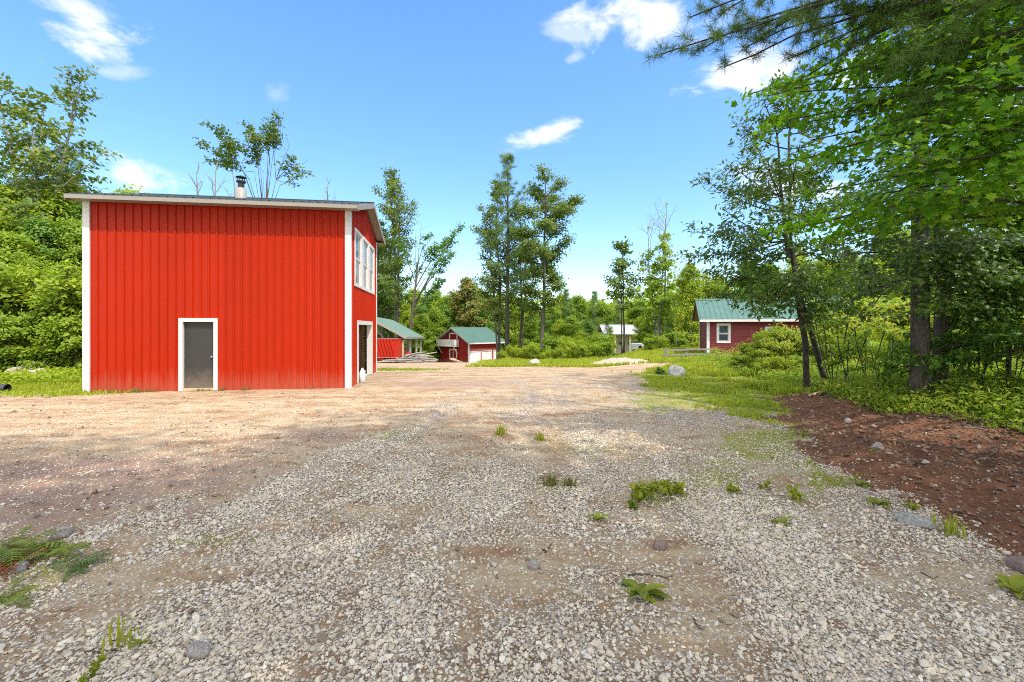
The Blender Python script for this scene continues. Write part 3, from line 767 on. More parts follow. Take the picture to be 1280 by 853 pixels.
def window(parent, fmap, x0, x1, z0, z1, tw=.10, glass='glass', sash=True, mat='white', d=.03, divs=0):
    m = MB(); trim_frame(m, fmap, x0, x1, z0, z1, tw, -.03, d); w = m.build('window', M[mat], parent)
    a, b, c, e = x0 + tw, x1 - tw, z0 + tw, z1 - tw; zm = (c + e) / 2
    s = MB()
    if sash:
        trim_frame(s, fmap, a, b, zm - .02, e, .045, -.028, .004); trim_frame(s, fmap, a, b, c, zm - .022, .045, -.05, -.024)
        s.build('sash', M[mat], w)
        g = MB(); quad(g, fmap, a + .04, b - .04, zm + .02, e - .04, -.012); g.build('pane', M[glass], w)
        g = MB(); quad(g, fmap, a + .04, b - .04, c + .04, zm - .06, -.037); g.build('pane', M[glass], w)
    else:
        g = MB(); quad(g, fmap, a - .005, b + .005, c - .005, e + .005, -.02); g.build('pane', M[glass], w)
    return w

def gable_roof(parent, L0, L1, D0, D1, zr, pitch, mat, th=.05, spacing=.3, lapx=True, map3=None, rib=True, rd=.02):
    """ridge along local x from L0 to L1; the eaves at y = D0 and y = D1; zr the ridge top"""
    yc = (D0 + D1) / 2
    for side, ye in ((0, D0), (1, D1)):
        run = abs(ye - yc); ze = zr - pitch * run; sl = math.hypot(run, zr - ze)
        up = np.array([0, (yc - ye) / sl, (zr - ze) / sl]); nrm = np.array([0, -(zr - ze) / sl * (1 if yc > ye else -1), run / sl])
        e = np.array([0, ye, ze])
        def fm(x, d, s, e=e, up=up, nrm=nrm): return np.array([x, 0, 0]) + e + up * s + nrm * d
        m = ribbed('roof', M[mat], parent, L0, L1, 0, lambda x, sl=sl: sl, fm, (), spacing, .06, rd)
        s = MB(); fbox(s, fm, L0 + .002, L1 - .002, .002, sl - .012, -th, -.003); s.build('roof_deck', M['greywood'] if mat != 'roof_dark' else M['fascia'], parent)
    c = MB()
    for sg in (-1, 1):
        w = .16; a = np.array([L0 - .01, yc, zr + .045]); 
        c.add([(L0 - .01, yc, zr + .05), (L1 + .01, yc, zr + .05), (L1 + .01, yc + sg * w, zr + .03 - pitch * w), (L0 - .01, yc + sg * w, zr + .03 - pitch * w)], [(0, 1, 2, 3)])
    c.build('ridge_cap', M[mat], parent)

# ------------------------------------------------------------------ the big barn
BL, BD, EV = 7.33, 5.3, 5.50
PITCH = .283
barn = thing('barn', 'tall bright red metal barn with white corner trim, a chimney and a small grey door', 'barn', (-12.33, 13.02, 0), math.atan2(.1447, .99))
fr = lambda x, d, z: np.array([x, -d, z])                   # front wall, faces -y
rt = lambda x, d, z: np.array([BL + d, x, z])               # right gable wall
lf = lambda x, d, z: np.array([-d, BD - x, z])
bk = lambda x, d, z: np.array([BL - x, BD + d, z])
ZR = EV + .10 + PITCH * (BD / 2)
gab = lambda s: EV + .02 + PITCH * (BD / 2 - abs(s - BD / 2))
DOOR = (2.585, 3.43, 0.0, 2.03)
ribbed('wall', M['barn_red'], barn, 0, BL, -.06, lambda x: EV + .04, fr, [(DOOR[0] - .02, DOOR[1] + .02, -.1, DOOR[3] + .02)])
GAR = (1.24, 4.04, 0., 1.96)
WIN = [(.64, 1.88), (2.02, 3.27), (3.42, 4.66)]
WZ = (3.22, 5.14)
ribbed('wall', M['barn_red'], barn, 0, BD, -.06, gab, rt, [(GAR[0] - .01, GAR[1] + .01, -.1, GAR[3] + .01)] + [(a + .06, b - .06, WZ[0] + .06, WZ[1] - .06) for a, b in WIN], extra=(BD / 2,))
ribbed('wall', M['barn_red'], barn, 0, BD, -.06, gab, lf, (), extra=(BD / 2,))
ribbed('wall', M['barn_red'], barn, 0, BL, -.06, lambda x: EV + .04, bk)
for nm, pts in (('front', None),):
    pass
def corner(px, py, sx, sy):
    m = MB(); w = .13
    m.box((px + sx * .048, py + sy * .003, -.05), (px - sx * w, py + sy * .048, EV + .0)); m.box((px + sx * .048, py - sy * .002, -.05), (px + sx * .003, py - sy * w, EV + .0))
    m.build('corner_trim', M['white'], barn)
corner(0, 0, -1, -1); corner(BL, 0, 1, -1); corner(BL, BD, 1, 1); corner(0, BD, -1, 1)
OH, OG0, OG1 = .42, .22, .32
yE0, yE1 = -OH, BD + OH
zrt = EV + .20 + PITCH * (BD / 2 + 0)                        # ridge height of the roof surface
gable_roof(barn, -OG0, BL + OG1, yE0, yE1, zrt + .03, PITCH, 'roof_dark', .04, .229)
zEv = zrt + .03 - PITCH * (BD / 2 + OH)
for y, s in ((yE0, -1), (yE1, 1)):
    m = MB(); m.box((-OG0, y, zEv - .135), (BL + OG1, y + s * .025, zEv - .03)); m.build('fascia', M['fascia'], barn)
    m = MB(); m.box((-OG0 + .03, y - s * .003, zEv - .115), (BL + OG1 - .03, y - s * (OH - .03), zEv - .10)); m.build('soffit', M['fascia'], barn)
for x, s in ((-OG0, -1), (BL + OG1, 1)):
    m = MB()
    for (ya, yb) in ((yE0, BD / 2), (yE1, BD / 2)):
        a = np.array([x + s * .014, ya, zEv - .10]); b = np.array([x + s * .014, yb, zrt + .03 - .10]); m.bar(a, b, .025, .16)
    m.build('rake_trim', M['fascia'], barn)
    m = MB()
    xin = 0 if s < 0 else BL
    for (ya, yb) in ((yE0 + .02, BD / 2), (yE1 - .02, BD / 2)):
        za = zrt - .03 - PITCH * abs(ya - BD / 2); zb_ = zrt - .03
        m.add([(x, ya, za - .05), (xin + s * .035, ya, za - .05), (xin + s * .035, yb, zb_ - .05), (x, yb, zb_ - .05)], [(0, 1, 2, 3)])
    m.build('soffit', M['fascia'], barn)
# entry door
m = MB(); trim_frame(m, fr, DOOR[0] - .11, DOOR[1] + .11, -.02, DOOR[3] + .11, .11, -.05, .05, 'lrt'); m.build('door_frame', M['white'], barn)
m = MB(); fbox(m, fr, DOOR[0] + .004, DOOR[1] - .004, .05, DOOR[3] - .004, -.06, -.085); d = m.build('door', M['door_grey'], barn)
m = MB(); m.tube([fr(DOOR[1] - .075, -.06, .98), fr(DOOR[1] - .075, -.035, .98), fr(DOOR[1] - .075, -.02, .98), fr(DOOR[1] - .075, .005, .98)], [.03, .014, .034, .022], 12, True); m.build('handle', M['steel'], d, True)
m = MB(); fbox(m, fr, DOOR[0] - .02, DOOR[1] + .02, -.03, .045, -.09, .02); m.build('door_sill', M['tanwood'], barn)
# wide doorway in the gable wall with a lit interior
m = MB(); trim_frame(m, rt, GAR[0] - .14, GAR[1] + .14, -.02, GAR[3] + .14, .14, -.16, .05, 'lrt'); m.build('doorway_frame', M['white'], barn)
for a, b in WIN: window(barn, rt, a, b, *WZ, .10, 'glass', True, 'white', .05)
m = MB(); m.box((.03, .03, -.04), (BL - .03, BD - .03, .012)); m.build('floor_slab', M['concrete'], barn)
m = MB(); m.box((BL - 1.3, .3, .014), (BL - 1.2, 2.6, 2.6)); m.box((BL - 1.3, 3.5, .014), (BL - 1.2, BD - .05, 2.6)); m.box((BL - 1.3, 2.6, 2.02), (BL - 1.2, 3.5, 2.6)); m.build('partition', M['plywood'], barn)
m = MB(); m.box((.05, .05, 2.62), (BL - .05, BD - .05, 2.72)); m.build('loft_floor', M['darkwood'], barn)
for k in range(8):
    yy = .25 + k * .62
    if not (GAR[0] - .1 < yy < GAR[1] + .1):
        m = MB(); m.box((BL - .13, yy, .015), (BL - .04, yy + .04, 2.6)); m.build('stud', M['tanwood'], barn)
m = MB(); m.box((BL - 1.19, BD - .14, .015), (BL - .2, BD - .045, 2.6)); m.build('lining_board', M['tanwood'], barn)
m = MB(); m.bar((BL - .45, BD - .35, .014), (BL - .45, BD - .35, 2.5), .12, .12, (1, 0, 0)); m.build('inner_post', M['tanwood'], barn)
# chimney
cx, cy = 3.28, 2.15; zc = zrt + .03 - PITCH * abs(cy - BD / 2)
m = MB(); m.tube([(cx, cy, zc - .2), (cx, cy, zc + .34), (cx, cy, zc + .36)], [.19, .165, .10], 20); ch = m.build('chimney', M['fascia'], barn, True)
m = MB(); m.tube([(cx, cy, zc + .30), (cx, cy, zc + .56)], [.10, .10], 16)
m.tube([(cx, cy, zc + .53), (cx, cy, zc + .55), (cx, cy, zc + .60), (cx, cy, zc + .61)], [.09, .15, .15, .09], 16, True)
for k in range(4):
    a = k * 1.57; m.bar((cx + .11 * math.cos(a), cy + .11 * math.sin(a), zc + .60), (cx + .11 * math.cos(a), cy + .11 * math.sin(a), zc + .74), .02, .02, (1, 0, 0))
m.tube([(cx, cy, zc + .72), (cx, cy, zc + .73), (cx, cy, zc + .80)], [.17, .17, .02], 16, True); m.build('cap', M['blackmetal'], ch, False)

# white jug on a block beside the doorway
pj = np.array([BL + .14, 1.36, 0.])
bm_ = barn.matrix_basis if hasattr(barn, 'matrix_basis') else None
ca, sa = math.cos(math.atan2(.1447, .99)), math.sin(math.atan2(.1447, .99))
def barn_w(p): return (-12.33 + p[0] * ca - p[1] * sa, 13.02 + p[0] * sa + p[1] * ca, p[2])
jx, jy, _ = barn_w(pj); 
jug = thing('water_jug', 'white plastic jug with a round neck beside the barn doorway', 'jug', (jx, jy, float(H(jx, jy)) + .0))
m = MB(); m.tube([(0, 0, 0), (0, 0, .02), (0, 0, .30), (0, 0, .38), (0, 0, .46)], [.07, .10, .105, .08, .04], 16, True); m.build('body', M['plastic'], jug, True)
m = MB(); m.tube([(0, 0, .458), (0, 0, .50)], [.043, .043], 12, True); m.build('lid', M['gwhite'], jug, True)
m = MB(); m.tube([(.04, -.02, .42), (.10, -.02, .42), (.125, -.02, .36), (.10, -.02, .29)], .012, 6); m.build('handle', M['plastic'], jug, True)

# ------------------------------------------------------------------ pole shed
def wz(x, y, h): return (x, y, float(H(x, y)) + h)
SY0, SY1 = 40., 52.
p0 = W(508, 421.5, SY0); p1 = W(530, 421.3, SY1); rg1 = W(491, 400.3, SY1); 
shed = thing('pole_shed', 'open sided pole shed with a pale green metal roof behind the barn', 'shed', (p0[0] - 4, SY0, float(H(p0[0], SY0))))
so = np.array(shed.location)
rg0 = np.array([p0[0] + (rg1[0] - p1[0]), SY0, rg1[2] + (p0[2] - p1[2])])
def slope(name, A, B, C, D, mat, rib=True):
    """sheet A-B (eave) to D-C (ridge) with thickness and ribs"""
    A, B, C, D = [np.array(q, float) - so for q in (A, B, C, D)]
    L = np.linalg.norm(B - A); S = np.linalg.norm(D - A); ex = (B - A) / L; ey = (D - A) / S; nz = np.cross(ex, ey); nz = nz if nz[2] > 0 else -nz
    fm = lambda x, d, s: A + ex * x + ey * s + nz * d
    ribbed(name, M[mat], shed, 0, L, 0, lambda x: S, fm, (), .4, .07, .025)
    m = MB(); fbox(m, fm, .003, L - .003, .003, S - .003, -.06, -.004); m.build('roof_deck', M['greywood'], shed)
slope('roof', p0, p1, rg1, rg0, 'roof_green')
q0 = rg0 + (rg0 - p0) * np.array([1, 1, -1]); q1 = rg1 + (rg1 - p1) * np.array([1, 1, -1])
slope('roof', q0, q1, rg1 + np.array([0, 0, .004]), rg0 + np.array([0, 0, .004]), 'roof_green')
m = MB(); m.bar(p0 - so + (0, -.03, -.1), rg0 - so + (0, -.03, -.1), .05, .2); m.bar(q0 - so + (0, -.03, -.1), rg0 - so + (0, -.03, -.1), .05, .2); m.build('rake_trim', M['fascia'], shed)
m = MB(); m.bar(p0 - so + (.03, 0, -.11), p1 - so + (.03, 0, -.11), .05, .14); m.build('fascia', M['fascia'], shed)
for k, f in enumerate((.02, .36, .7, .98)):
    for (A, B, off) in ((p0, p1, -.35), (q0, q1, .35)):
        b = A + (B - A) * f; x, y = b[0] + off, b[1]
        m = MB(); m.box((x - .08 - so[0], y - .08 - so[1], float(H(x, y)) - .1 - so[2]), (x + .08 - so[0], y + .08 - so[1], b[2] + .05 - so[2])); m.build('post', M['greywood' if k else 'tanwood'], shed)
for f in (.0, .36, .7, 1.):
    a = p0 + (p1 - p0) * f - so; b = q0 + (q1 - q0) * f - so
    m = MB(); m.bar(a + (-.3, .1, -.18), b + (.3, .1, -.18), .06, .2); m.bar(a + (-2.0, .1, -.18), (rg0 + (rg1 - rg0) * f) - so + (0, .1, -.2), .06, .14); m.build('truss', M['darkwood'], shed)
a = p0 + (p1 - p0) * .02 - so
m = MB(); m.bar(a + (-1.9, .14, -.25), a + (-.4, .14, -1.75), .08, .14); m.build('brace', M['darkwood'], shed)

# red wagon box in the mouth of the shed
wy = 39.0; A = W(468, 447, wy); B = W(497.5, 447, wy); T = W(480, 423.5, wy)[2]
wag = thing('wagon', 'red corrugated metal wagon box with slanting ribs parked at the shed', 'wagon', (A[0], wy, float(H(A[0], wy))))
wo = np.array(wag.location); Lw = B[0] - A[0]; z0 = A[2] - wo[2]; z1 = T - wo[2]
m = MB(); m.box((0, 0, z0), (Lw, .05, z1)); m.box((0, 2.2, z0), (Lw, 2.25, z1)); m.box((Lw - .05, .052, z0), (Lw, 2.198, z1)); m.box((0, .052, z0), (.05, 2.198, z1)); m.box((.052, .052, z0), (Lw - .052, 2.198, z0 + .05)); m.build('box', M['wagon_red'], wag)
nst = 6
for k in range(nst):
    xa = .08 + k * (Lw - .5) / (nst - .3)
    m = MB(); m.bar((xa, -.035, z1 - .08), (xa + .38, -.035, z0 + .06), .16, .07, (0, 1, 0)); m.build('rib', M['wagon_red'], wag)
for zz0, zz1 in ((z1 - .06, z1 + .02), (z0 - .05, z0 + .04)):
    m = MB(); m.box((-.02, -.06, zz0), (Lw + .02, -.003, zz1)); m.build('rail', M['pinkish'], wag)
for yy in (.25, 1.9):
    for xx in (.5, Lw - .45):
        m = MB(); m.tube([(xx, yy - .12, .36), (xx, yy + .12, .36)], [.36, .36], 20, True); wl = m.build('wheel', M['tyre'], wag)
        m = MB(); m.tube([(xx, yy - .135, .36), (xx, yy - .121, .36)], [.18, .2], 16, True); m.build('rim', M['redpaint'], wl)
m = MB(); m.box((.1, .3, z0 - .18), (Lw - .1, .42, z0 - .052)); m.box((.1, 1.8, z0 - .18), (Lw - .1, 1.92, z0 - .052)); m.bar((Lw - .1, 1.1, z0 - .12), (Lw + 1.4, 1.1, .25), .08, .08); m.build('chassis', M['darkwood'], wag)
# red farm machine under the roof
ty = 43.; C0 = W(506, 452, ty); tr = thing('farm_machine', 'small red farm machine standing under the shed roof', 'farm machine', (C0[0], ty, float(H(C0[0], ty))), R(20))
m = MB(); m.box((-.5, -.35, .45), (.55, .35, .95)); m.box((-.42, -.3, .952), (.1, .3, 1.15)); m.build('body', M['redpaint'], tr)
m = MB(); m.tube([(.3, 0, .95), (.3, 0, 1.6)], .04, 8, True); m.build('exhaust', M['blackmetal'], tr)
for sx, sy, r_ in ((-.45, -.5, .5), (-.45, .5, .5), (.5, -.45, .3), (.5, .45, .3)):
    m = MB(); m.tube([(sx, sy - .12, r_), (sx, sy + .12, r_)], r_, 20, True); wl = m.build('wheel', M['tyre'], tr)
    m = MB(); m.tube([(sx, sy - .135, r_), (sx, sy + .135, r_)], r_ * .5, 14, True); m.build('rim', M['redpaint'], wl)

# logs and poles heaped between the shed and the garage
random.seed(5)
def log(x, y, z, az, el, L, r, label, mat='log'):
    d = dirv(az, el); k = 10; a = np.array([0, 0, 0.]); pts = [a + d * L * t + np.array([0, 0, .02 * L * math.sin(3 * t)]) for t in np.linspace(0, 1, 6)]
    m = MB(); m.tube(pts, np.linspace(r, r * .75, 6), k, True); o = m.build('log', M[mat], None, True); o.location = (x, y, z)
    return tag(o, label, 'log', 'logs heaped between the shed and the garage')
for k in range(34):
    y = random.uniform(38.0, 43.5); x = W(random.uniform(508, 538), 450, y)[0]; lay = k % 4
    log(x - random.uniform(.3, 1.), y, float(H(x, y)) + .05 + lay * .17, random.uniform(-.9, .9), random.uniform(-.08, .16) + (.10 if lay == 3 else 0), random.uniform(.8, 2.6), random.uniform(.035, .09), 'weathered grey log in the low heap between the shed and the red garage')
bx_, by_ = W(480, 456, 37.5)[:2]
for k in range(4):
    log(bx_ - .6 + k * .45, by_ + k * .12, float(H(bx_, by_)) + .08 + .12 * (k % 2), random.uniform(-.25, .3), .02, 1.5, .07, 'pale short pole lying on the ground in front of the red wagon')

# ------------------------------------------------------------------ red garage
GY = 64.
c0 = W(586, 454.5, GY); gz = c0[2]
# corner at the origin; gable wall runs left, door wall runs right; both recede
ga = R(45)
gar = thing('garage', 'dark red two storey garage with green roof, white balcony and white doors', 'garage', (c0[0], GY, gz), ga)
def hit(u):   # length along the door wall (local +x) that lands on column u
    k = (u - U0) / F; dx, dy = math.cos(ga), math.sin(ga)
    return (k * GY - c0[0]) / (dx - k * dy)
def hitg(u):  # along the gable wall (local +y), which runs back and left
    k = (u - U0) / F; dx, dy = -math.sin(ga), math.cos(ga)
    return (k * GY - c0[0]) / (dx - k * dy)
GD = 8.6; GL = hit(626); sd_w = hitg(550)
GD = sd_w
hE = c0[2] * 0 + (W(586, 427, GY)[2] - gz); hR = hE + (W(0, 427, GY)[2] * 0) + (427 - 411.5) / F * (GY + 3.4)
hR = (CH - (411.2 - V0) / F * (GY + math.cos(ga) * GD / 2)) - gz
gp = (hR - hE) / (GD / 2)
gf = lambda x, d, z: np.array([x, -d, z]); gl = lambda x, d, z: np.array([-d, x, z])
gl_w = lambda x, d, z: np.array([-d, GD - x, z])
doors = [(hit(587.5), hit(600.3)), (hit(602.3), hit(614.3)), (hit(617), hit(625))]
dh = (454 - 439.5) / F * GY
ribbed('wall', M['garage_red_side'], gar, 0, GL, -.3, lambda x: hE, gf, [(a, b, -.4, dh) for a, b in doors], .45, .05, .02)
gg = lambda s: hE + gp * (GD / 2 - abs(s - GD / 2))
bw = (GD - hitg(571.5), GD - hitg(562.0)); lw = (GD - hitg(571), GD - hitg(562.3))
bz = ((454 - 432) / F * 66, (454 - 418) / F * 66); lz = (.55, (454 - 438.2) / F * 66)
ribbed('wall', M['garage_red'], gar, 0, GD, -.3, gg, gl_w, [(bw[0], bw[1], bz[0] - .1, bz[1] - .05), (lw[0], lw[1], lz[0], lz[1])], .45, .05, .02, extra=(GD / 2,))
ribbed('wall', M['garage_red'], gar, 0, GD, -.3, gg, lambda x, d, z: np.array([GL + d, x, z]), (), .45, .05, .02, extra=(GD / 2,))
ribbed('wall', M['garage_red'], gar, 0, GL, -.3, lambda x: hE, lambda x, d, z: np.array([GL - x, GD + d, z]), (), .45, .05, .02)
gable_roof(gar, -.5, GL + .5, -.6, GD + .9, hR + .22, gp, 'roof_green', .07, .45, rd=.025)
for x in (-.53,):
    m = MB(); m.bar((x, -.6, hR + .12 - gp * (GD / 2 + .75)), (x, GD / 2 + .15, hR + .12), .06, .2); m.bar((x, GD + .9, hR + .12 - gp * (GD / 2 + .75)), (x, GD / 2 + .15, hR + .12), .06, .2); m.build('rake_trim', M['fascia'], gar)
ze = hR + .2 - gp * (GD / 2 + .75)
m = MB(); m.box((-.5, -.63, ze - .2), (GL + .5, -.602, ze)); m.build('fascia', M['white'], gar)
m = MB(); m.box((-.04, -.05, -.2), (.14, -.01, hE)); m.box((-.05, -.048, -.2), (-.012, .14, hE)); m.build('corner_trim', M['white'], gar)
for a, b in doors:
    m = MB()
    for k in range(4): fbox(m, gf, a + .04, b - .04, k * dh / 4 + .005, (k + 1) * dh / 4 - .005, -.06, -.03 )
    d = m.build('garage_door', M['gwhite'], gar)
    m = MB(); trim_frame(m, gf, a - .08, b + .08, -.2, dh + .1, .12, -.08, .05, 'lrt'); m.build('frame', M['white'], d)
m = MB(); m.box((.15, -.10, dh + .14), (GL, -.025, dh + .42)); m.build('ledger_board', M['pinkish'], gar)
w = window(gar, gl_w, bw[0] - .1, bw[1] + .1, bz[0] - .1, bz[1] + .1, .18, 'glass_dark', False, 'white', .06)
w = window(gar, gl_w, lw[0] - .1, lw[1] + .1, lz[0] - .1, lz[1] + .1, .18, 'glass_dark', False, 'white', .06)
m = MB(); xm = (lw[0] + lw[1]) / 2; fbox(m, gl_w, xm - .05, xm + .05, lz[0], lz[1], -.015, .03); m.build('mullion', M['white'], w)
ba, bb = GD - hitg(551.5), GD - hitg(574); zB0, zB1 = (454 - 433) / F * 66, (454 - 425.5) / F * 66
m = MB(); fbox(m, gl_w, ba, bb, zB0 - .15, zB0, .06, .9); bal = m.build('balcony', M['white'], gar)
m = MB(); fbox(m, gl_w, ba, bb, zB0 + .05, zB1, .86, .90); fbox(m, gl_w, ba, ba + .04, zB0 + .05, zB1, .06, .855); fbox(m, gl_w, bb - .04, bb, zB0 + .05, zB1, .06, .855); m.build('railing', M['white'], bal)
for x in (ba + .3, bb - .3):
    m = MB(); m.bar(gl_w(x, .1, zB0 - 1.2), gl_w(x, .8, zB0 - .16), .1, .1); m.build('bracket', M['white'], bal)
m = MB(); m.bar(gl_w(lw[0] - .2, .8, .55), gl_w(GD - .3, .8, .05), .9, .1, (0, 0, 1)); m.build('ramp', M['tanwood'], gar)
# sawhorse bench in front of the second garage door
by = GY - 1.; bp = W(608, 455, by)
bn = thing('bench', 'small wooden bench standing before the middle white garage door', 'bench', (bp[0], by, float(H(bp[0], by))), ga)
m = MB(); m.box((-.75, -.2, .52), (.75, .2, .6)); m.build('seat', M['tanwood'], bn)
for sx in (-.55, .55):
    for sy in (-.14, .14):
        m = MB(); m.bar((sx, sy, -.05), (sx * .92, sy * .8, .52), .09, .09, (1, 0, 0)); m.build('leg', M['darkwood'], bn)

# ------------------------------------------------------------------ red house on the right
hx, hy = W(884.5, 447, 28.)[:2]
ha = math.atan2(-.307, .952)
hz = 0.0
house = thing('house', 'dark red clapboard cottage with green metal roof and white trimmed windows', 'house', (hx, hy, hz), ha)
HL, HD = 7.3, 5.2
hE2 = 2.36
hp = .46
dx, dy = math.cos(ha), math.sin(ha)
def hh(u): k = (u - U0) / F; return (k * hy - hx) / (dx - k * dy)
w1 = (hh(895.7), hh(913.2)); w2 = (hh(956), hh(974.5))
w3 = (hh(1000), hh(1014))
def vz(u, v): s = hh(u); return CH - (v - V0) / F * (hy + s * dy) - hz
wins = [(w1[0], w1[1], vz(904, 429), vz(904, 404.5)), (w2[0], w2[1], vz(965, 434), vz(965, 408.5))]
def lap(name, x0, x1, zt, fmap, openings, gable=None):
    m = MB(); step = .115; z = -.15
    top = gable[2] if gable else zt
    while z < top:
        zc = min(z + step, top); xs = [(x0, x1)]
        if gable and z > gable[0]:
            f = (z - gable[0]) / (gable[2] - gable[0]); mid = (x0 + x1) / 2; xs = [(x0 + (mid - x0) * f, x1 - (x1 - mid) * f)]
        for (a, b, c, e) in openings:
            if c < (z + zc) / 2 < e:
                n = []
                for (p, q) in xs:
                    if a > p and b < q: n += [(p, a), (b, q)]
                    else: n.append((p, q))
                xs = n
        for (p, q) in xs:
            m.add([fmap(p, .022, z), fmap(q, .022, z), fmap(q, .004, zc), fmap(p, .004, zc)], [(0, 1, 2, 3)])
            m.add([fmap(p, .0, z), fmap(q, .0, z), fmap(q, .022, z), fmap(p, .022, z)], [(0, 1, 2, 3)])
        z += step
    return m.build(name, M['house_red'], house)
hf = lambda x, d, z: np.array([x, -d, z]); hl = lambda x, d, z: np.array([-d, HD - x, z]); hr = lambda x, d, z: np.array([HL + d, x, z]); hb = lambda x, d, z: np.array([HL - x, HD + d, z])
lap('wall', 0, HL, hE2, hf, [(a + .05, b - .05, c + .05, e - .05) for a, b, c, e in wins])
lap('wall', 0, HD, hE2, hl, [], (hE2, 0, hE2 + hp * HD / 2)); lap('wall', 0, HD, hE2, hr, [], (hE2, 0, hE2 + hp * HD / 2)); lap('wall', 0, HL, hE2, hb, [])
for a, b, c, e in wins: window(house, hf, a, b, c, e, .11, 'glass', True, 'white', .05)
m = MB(); m.box((-.03, -.05, -.1), (.11, -.024, hE2)); m.box((-.05, -.05, -.1), (-.031, .11, hE2)); m.build('corner_trim', M['white'], house)
m = MB(); m.box((-.05, HD - .11, -.1), (-.024, HD + .05, hE2)); m.build('corner_trim', M['white'], house)
gable_roof(house, -.5, HL + .5, -.40, HD + .40, hE2 + .2 + hp * (HD / 2), hp, 'roof_green', .05, .3)
zz = hE2 + .18 - hp * .40
m = MB(); m.box((-.5, -.43, zz - .14), (HL + .5, -.402, zz - .0)); m.build('fascia', M['white'], house)
m = MB(); m.box((-.48, -.40, zz - .13), (HL + .48, -.03, zz - .11)); m.build('soffit', M['white'], house)
m = MB()
for ya in (-.4, HD + .4): m.bar((-.515, ya, zz - .06), (-.515, HD / 2, hE2 + .12 + hp * HD / 2), .03, .16)
m.build('rake_trim', M['darkwood'], house)
m = MB(); m.box((-1.3, -1.1, .16), (1.2, -.06, .22)); dk = m.build('deck', M['greywood'], house)
for x in (-1.2, 1.1):
    m = MB(); m.box((x, -1.05, -.1), (x + .12, -.93, .158)); m.build('deck_post', M['greywood'], dk)

M['oldwood'] = simple('oldwood', (.20, .18, .15), .9, .2, var=.3, scale=4.)
# split rail fence
fy = 26.5
fp = [W(832, 446, fy)[0], W(857, 446, fy + .4)[0], W(882, 446, fy + .8)[0]]
fen = thing('rail_fence', 'short weathered split rail fence left of the red cottage', 'fence', (fp[0], fy, float(H(fp[0], fy))))
zf = float(H(fp[0], fy))
for k, x in enumerate(fp):
    m = MB(); m.bar((x - fp[0], .4 * k, -.15), (x - fp[0] + .02, .4 * k, .62), .11, .10, (1, 0, 0)); m.build('post', M['oldwood'], fen)
for z in (.24, .53):
    m = MB(); m.bar((-.2, -.07, z), (fp[1] - fp[0] + .1, .33, z + .02), .05, .10); m.build('rail', M['oldwood'], fen)
    m = MB(); m.bar((fp[1] - fp[0] - .1, .29, z + .05), (fp[2] - fp[0] + .5, .73, z + .03), .05, .10); m.build('rail', M['oldwood'], fen)

# pale roofed cabin in the trees
ky = 60.; k0 = W(757, 418, ky); k1 = W(800, 418, ky); kz = float(H(k0[0] + 2, ky))
cab = thing('cabin', 'small cabin with a pale grey roof and open porch posts among the trees', 'cabin', (k0[0], ky, kz))
KL = k1[0] - k0[0]; kE = k0[2] - kz; kR = CH - (406.5 - V0) / F * (ky + 2.5) - kz
gable_roof(cab, -.3, KL + .3, -.2, 5.2, kR, (kR - kE) / 2.7, 'roof_grey', .08, .5)
m = MB(); m.box((0, 1.5, -.3), (KL, 4.8, kE + .3)); m.build('wall', M['cream'], cab)
for k in range(5):
    x = .3 + k * (KL - .6) / 4; m = MB(); m.box((x - .07, .1, -.3), (x + .07, .24, kE + .05)); m.build('post', M['cream'], cab)
for k in range(3):
    x = .7 + k * (KL - 1.6) / 2.4; window(cab, lambda x_, d, z: np.array([x_, 1.5 - d - .03, z]), x, x + .9, .9, 2.1, .1, 'glass_dark', True, 'cream', .03)
m = MB(); m.box((-.1, .0, -.35), (KL + .1, 1.49, .12)); m.build('deck', M['greywood'], cab)
# white trailer before the cabin
ty = 46.; t0 = W(789, 441, ty); t1 = W(804, 441, ty); tz = float(H(t0[0], ty))
trl = thing('trailer', 'boxy white trailer half hidden in weeds before the cabin', 'trailer', (t0[0], ty, tz), R(-12))
tl_ = t1[0] - t0[0]; th_ = CH - (430.5 - V0) / F * ty - tz
m = MB(); m.box((0, 0, .35), (tl_, 1.6, th_)); m.box((.1, .1, th_ + .002), (tl_ - .1, 1.5, th_ + .06)); m.build('body', M['gwhite'], trl)
m = MB(); m.box((tl_ * .60, -.02, th_ * .55), (tl_ * .85, .03, th_ * .85)); m.build('window', M['glass_dark'], trl)
for x in (.3, tl_ - .35):
    m = MB(); m.tube([(x, -.02, .28), (x, .2, .28)], .28, 16, True); m.build('wheel', M['tyre'], trl)

# black pipe end in the grass at the left edge of the view
pp = W(-6, 492, 12.9)
pz = float(H(pp[0], pp[1]))
pi = thing('drain_pipe', 'black plastic drain pipe end lying on the grass edge left of the barn', 'pipe', (pp[0], pp[1], pz + .12), R(6))
m = MB()
n = 26; xs = np.linspace(-1.4, .32, n); m.tube([(x, 0, 0) for x in xs], [.115 + .008 * (i % 2) for i in range(n)], 18); m.build('pipe_wall', M['pipe'], pi, True)
m = MB(); m.tube([(x, 0, 0) for x in np.linspace(-1.4, .315, 6)], .098, 18); m.build('inner_wall', M['blackmetal'], pi, True)
# ================================================================== trees
random.seed(17)
_tree = tree
def tree(*a, **k):
    o = _tree(*a, **k); PH[o.name] = a[4]; return o
dome = lambda w: (lambda u: w * (math.sin(math.pi * min(1, .12 + .86 * u)) ** .7) * (1.05 - .35 * u))
cone = lambda w: (lambda u: w * (1.02 - u) ** .85)

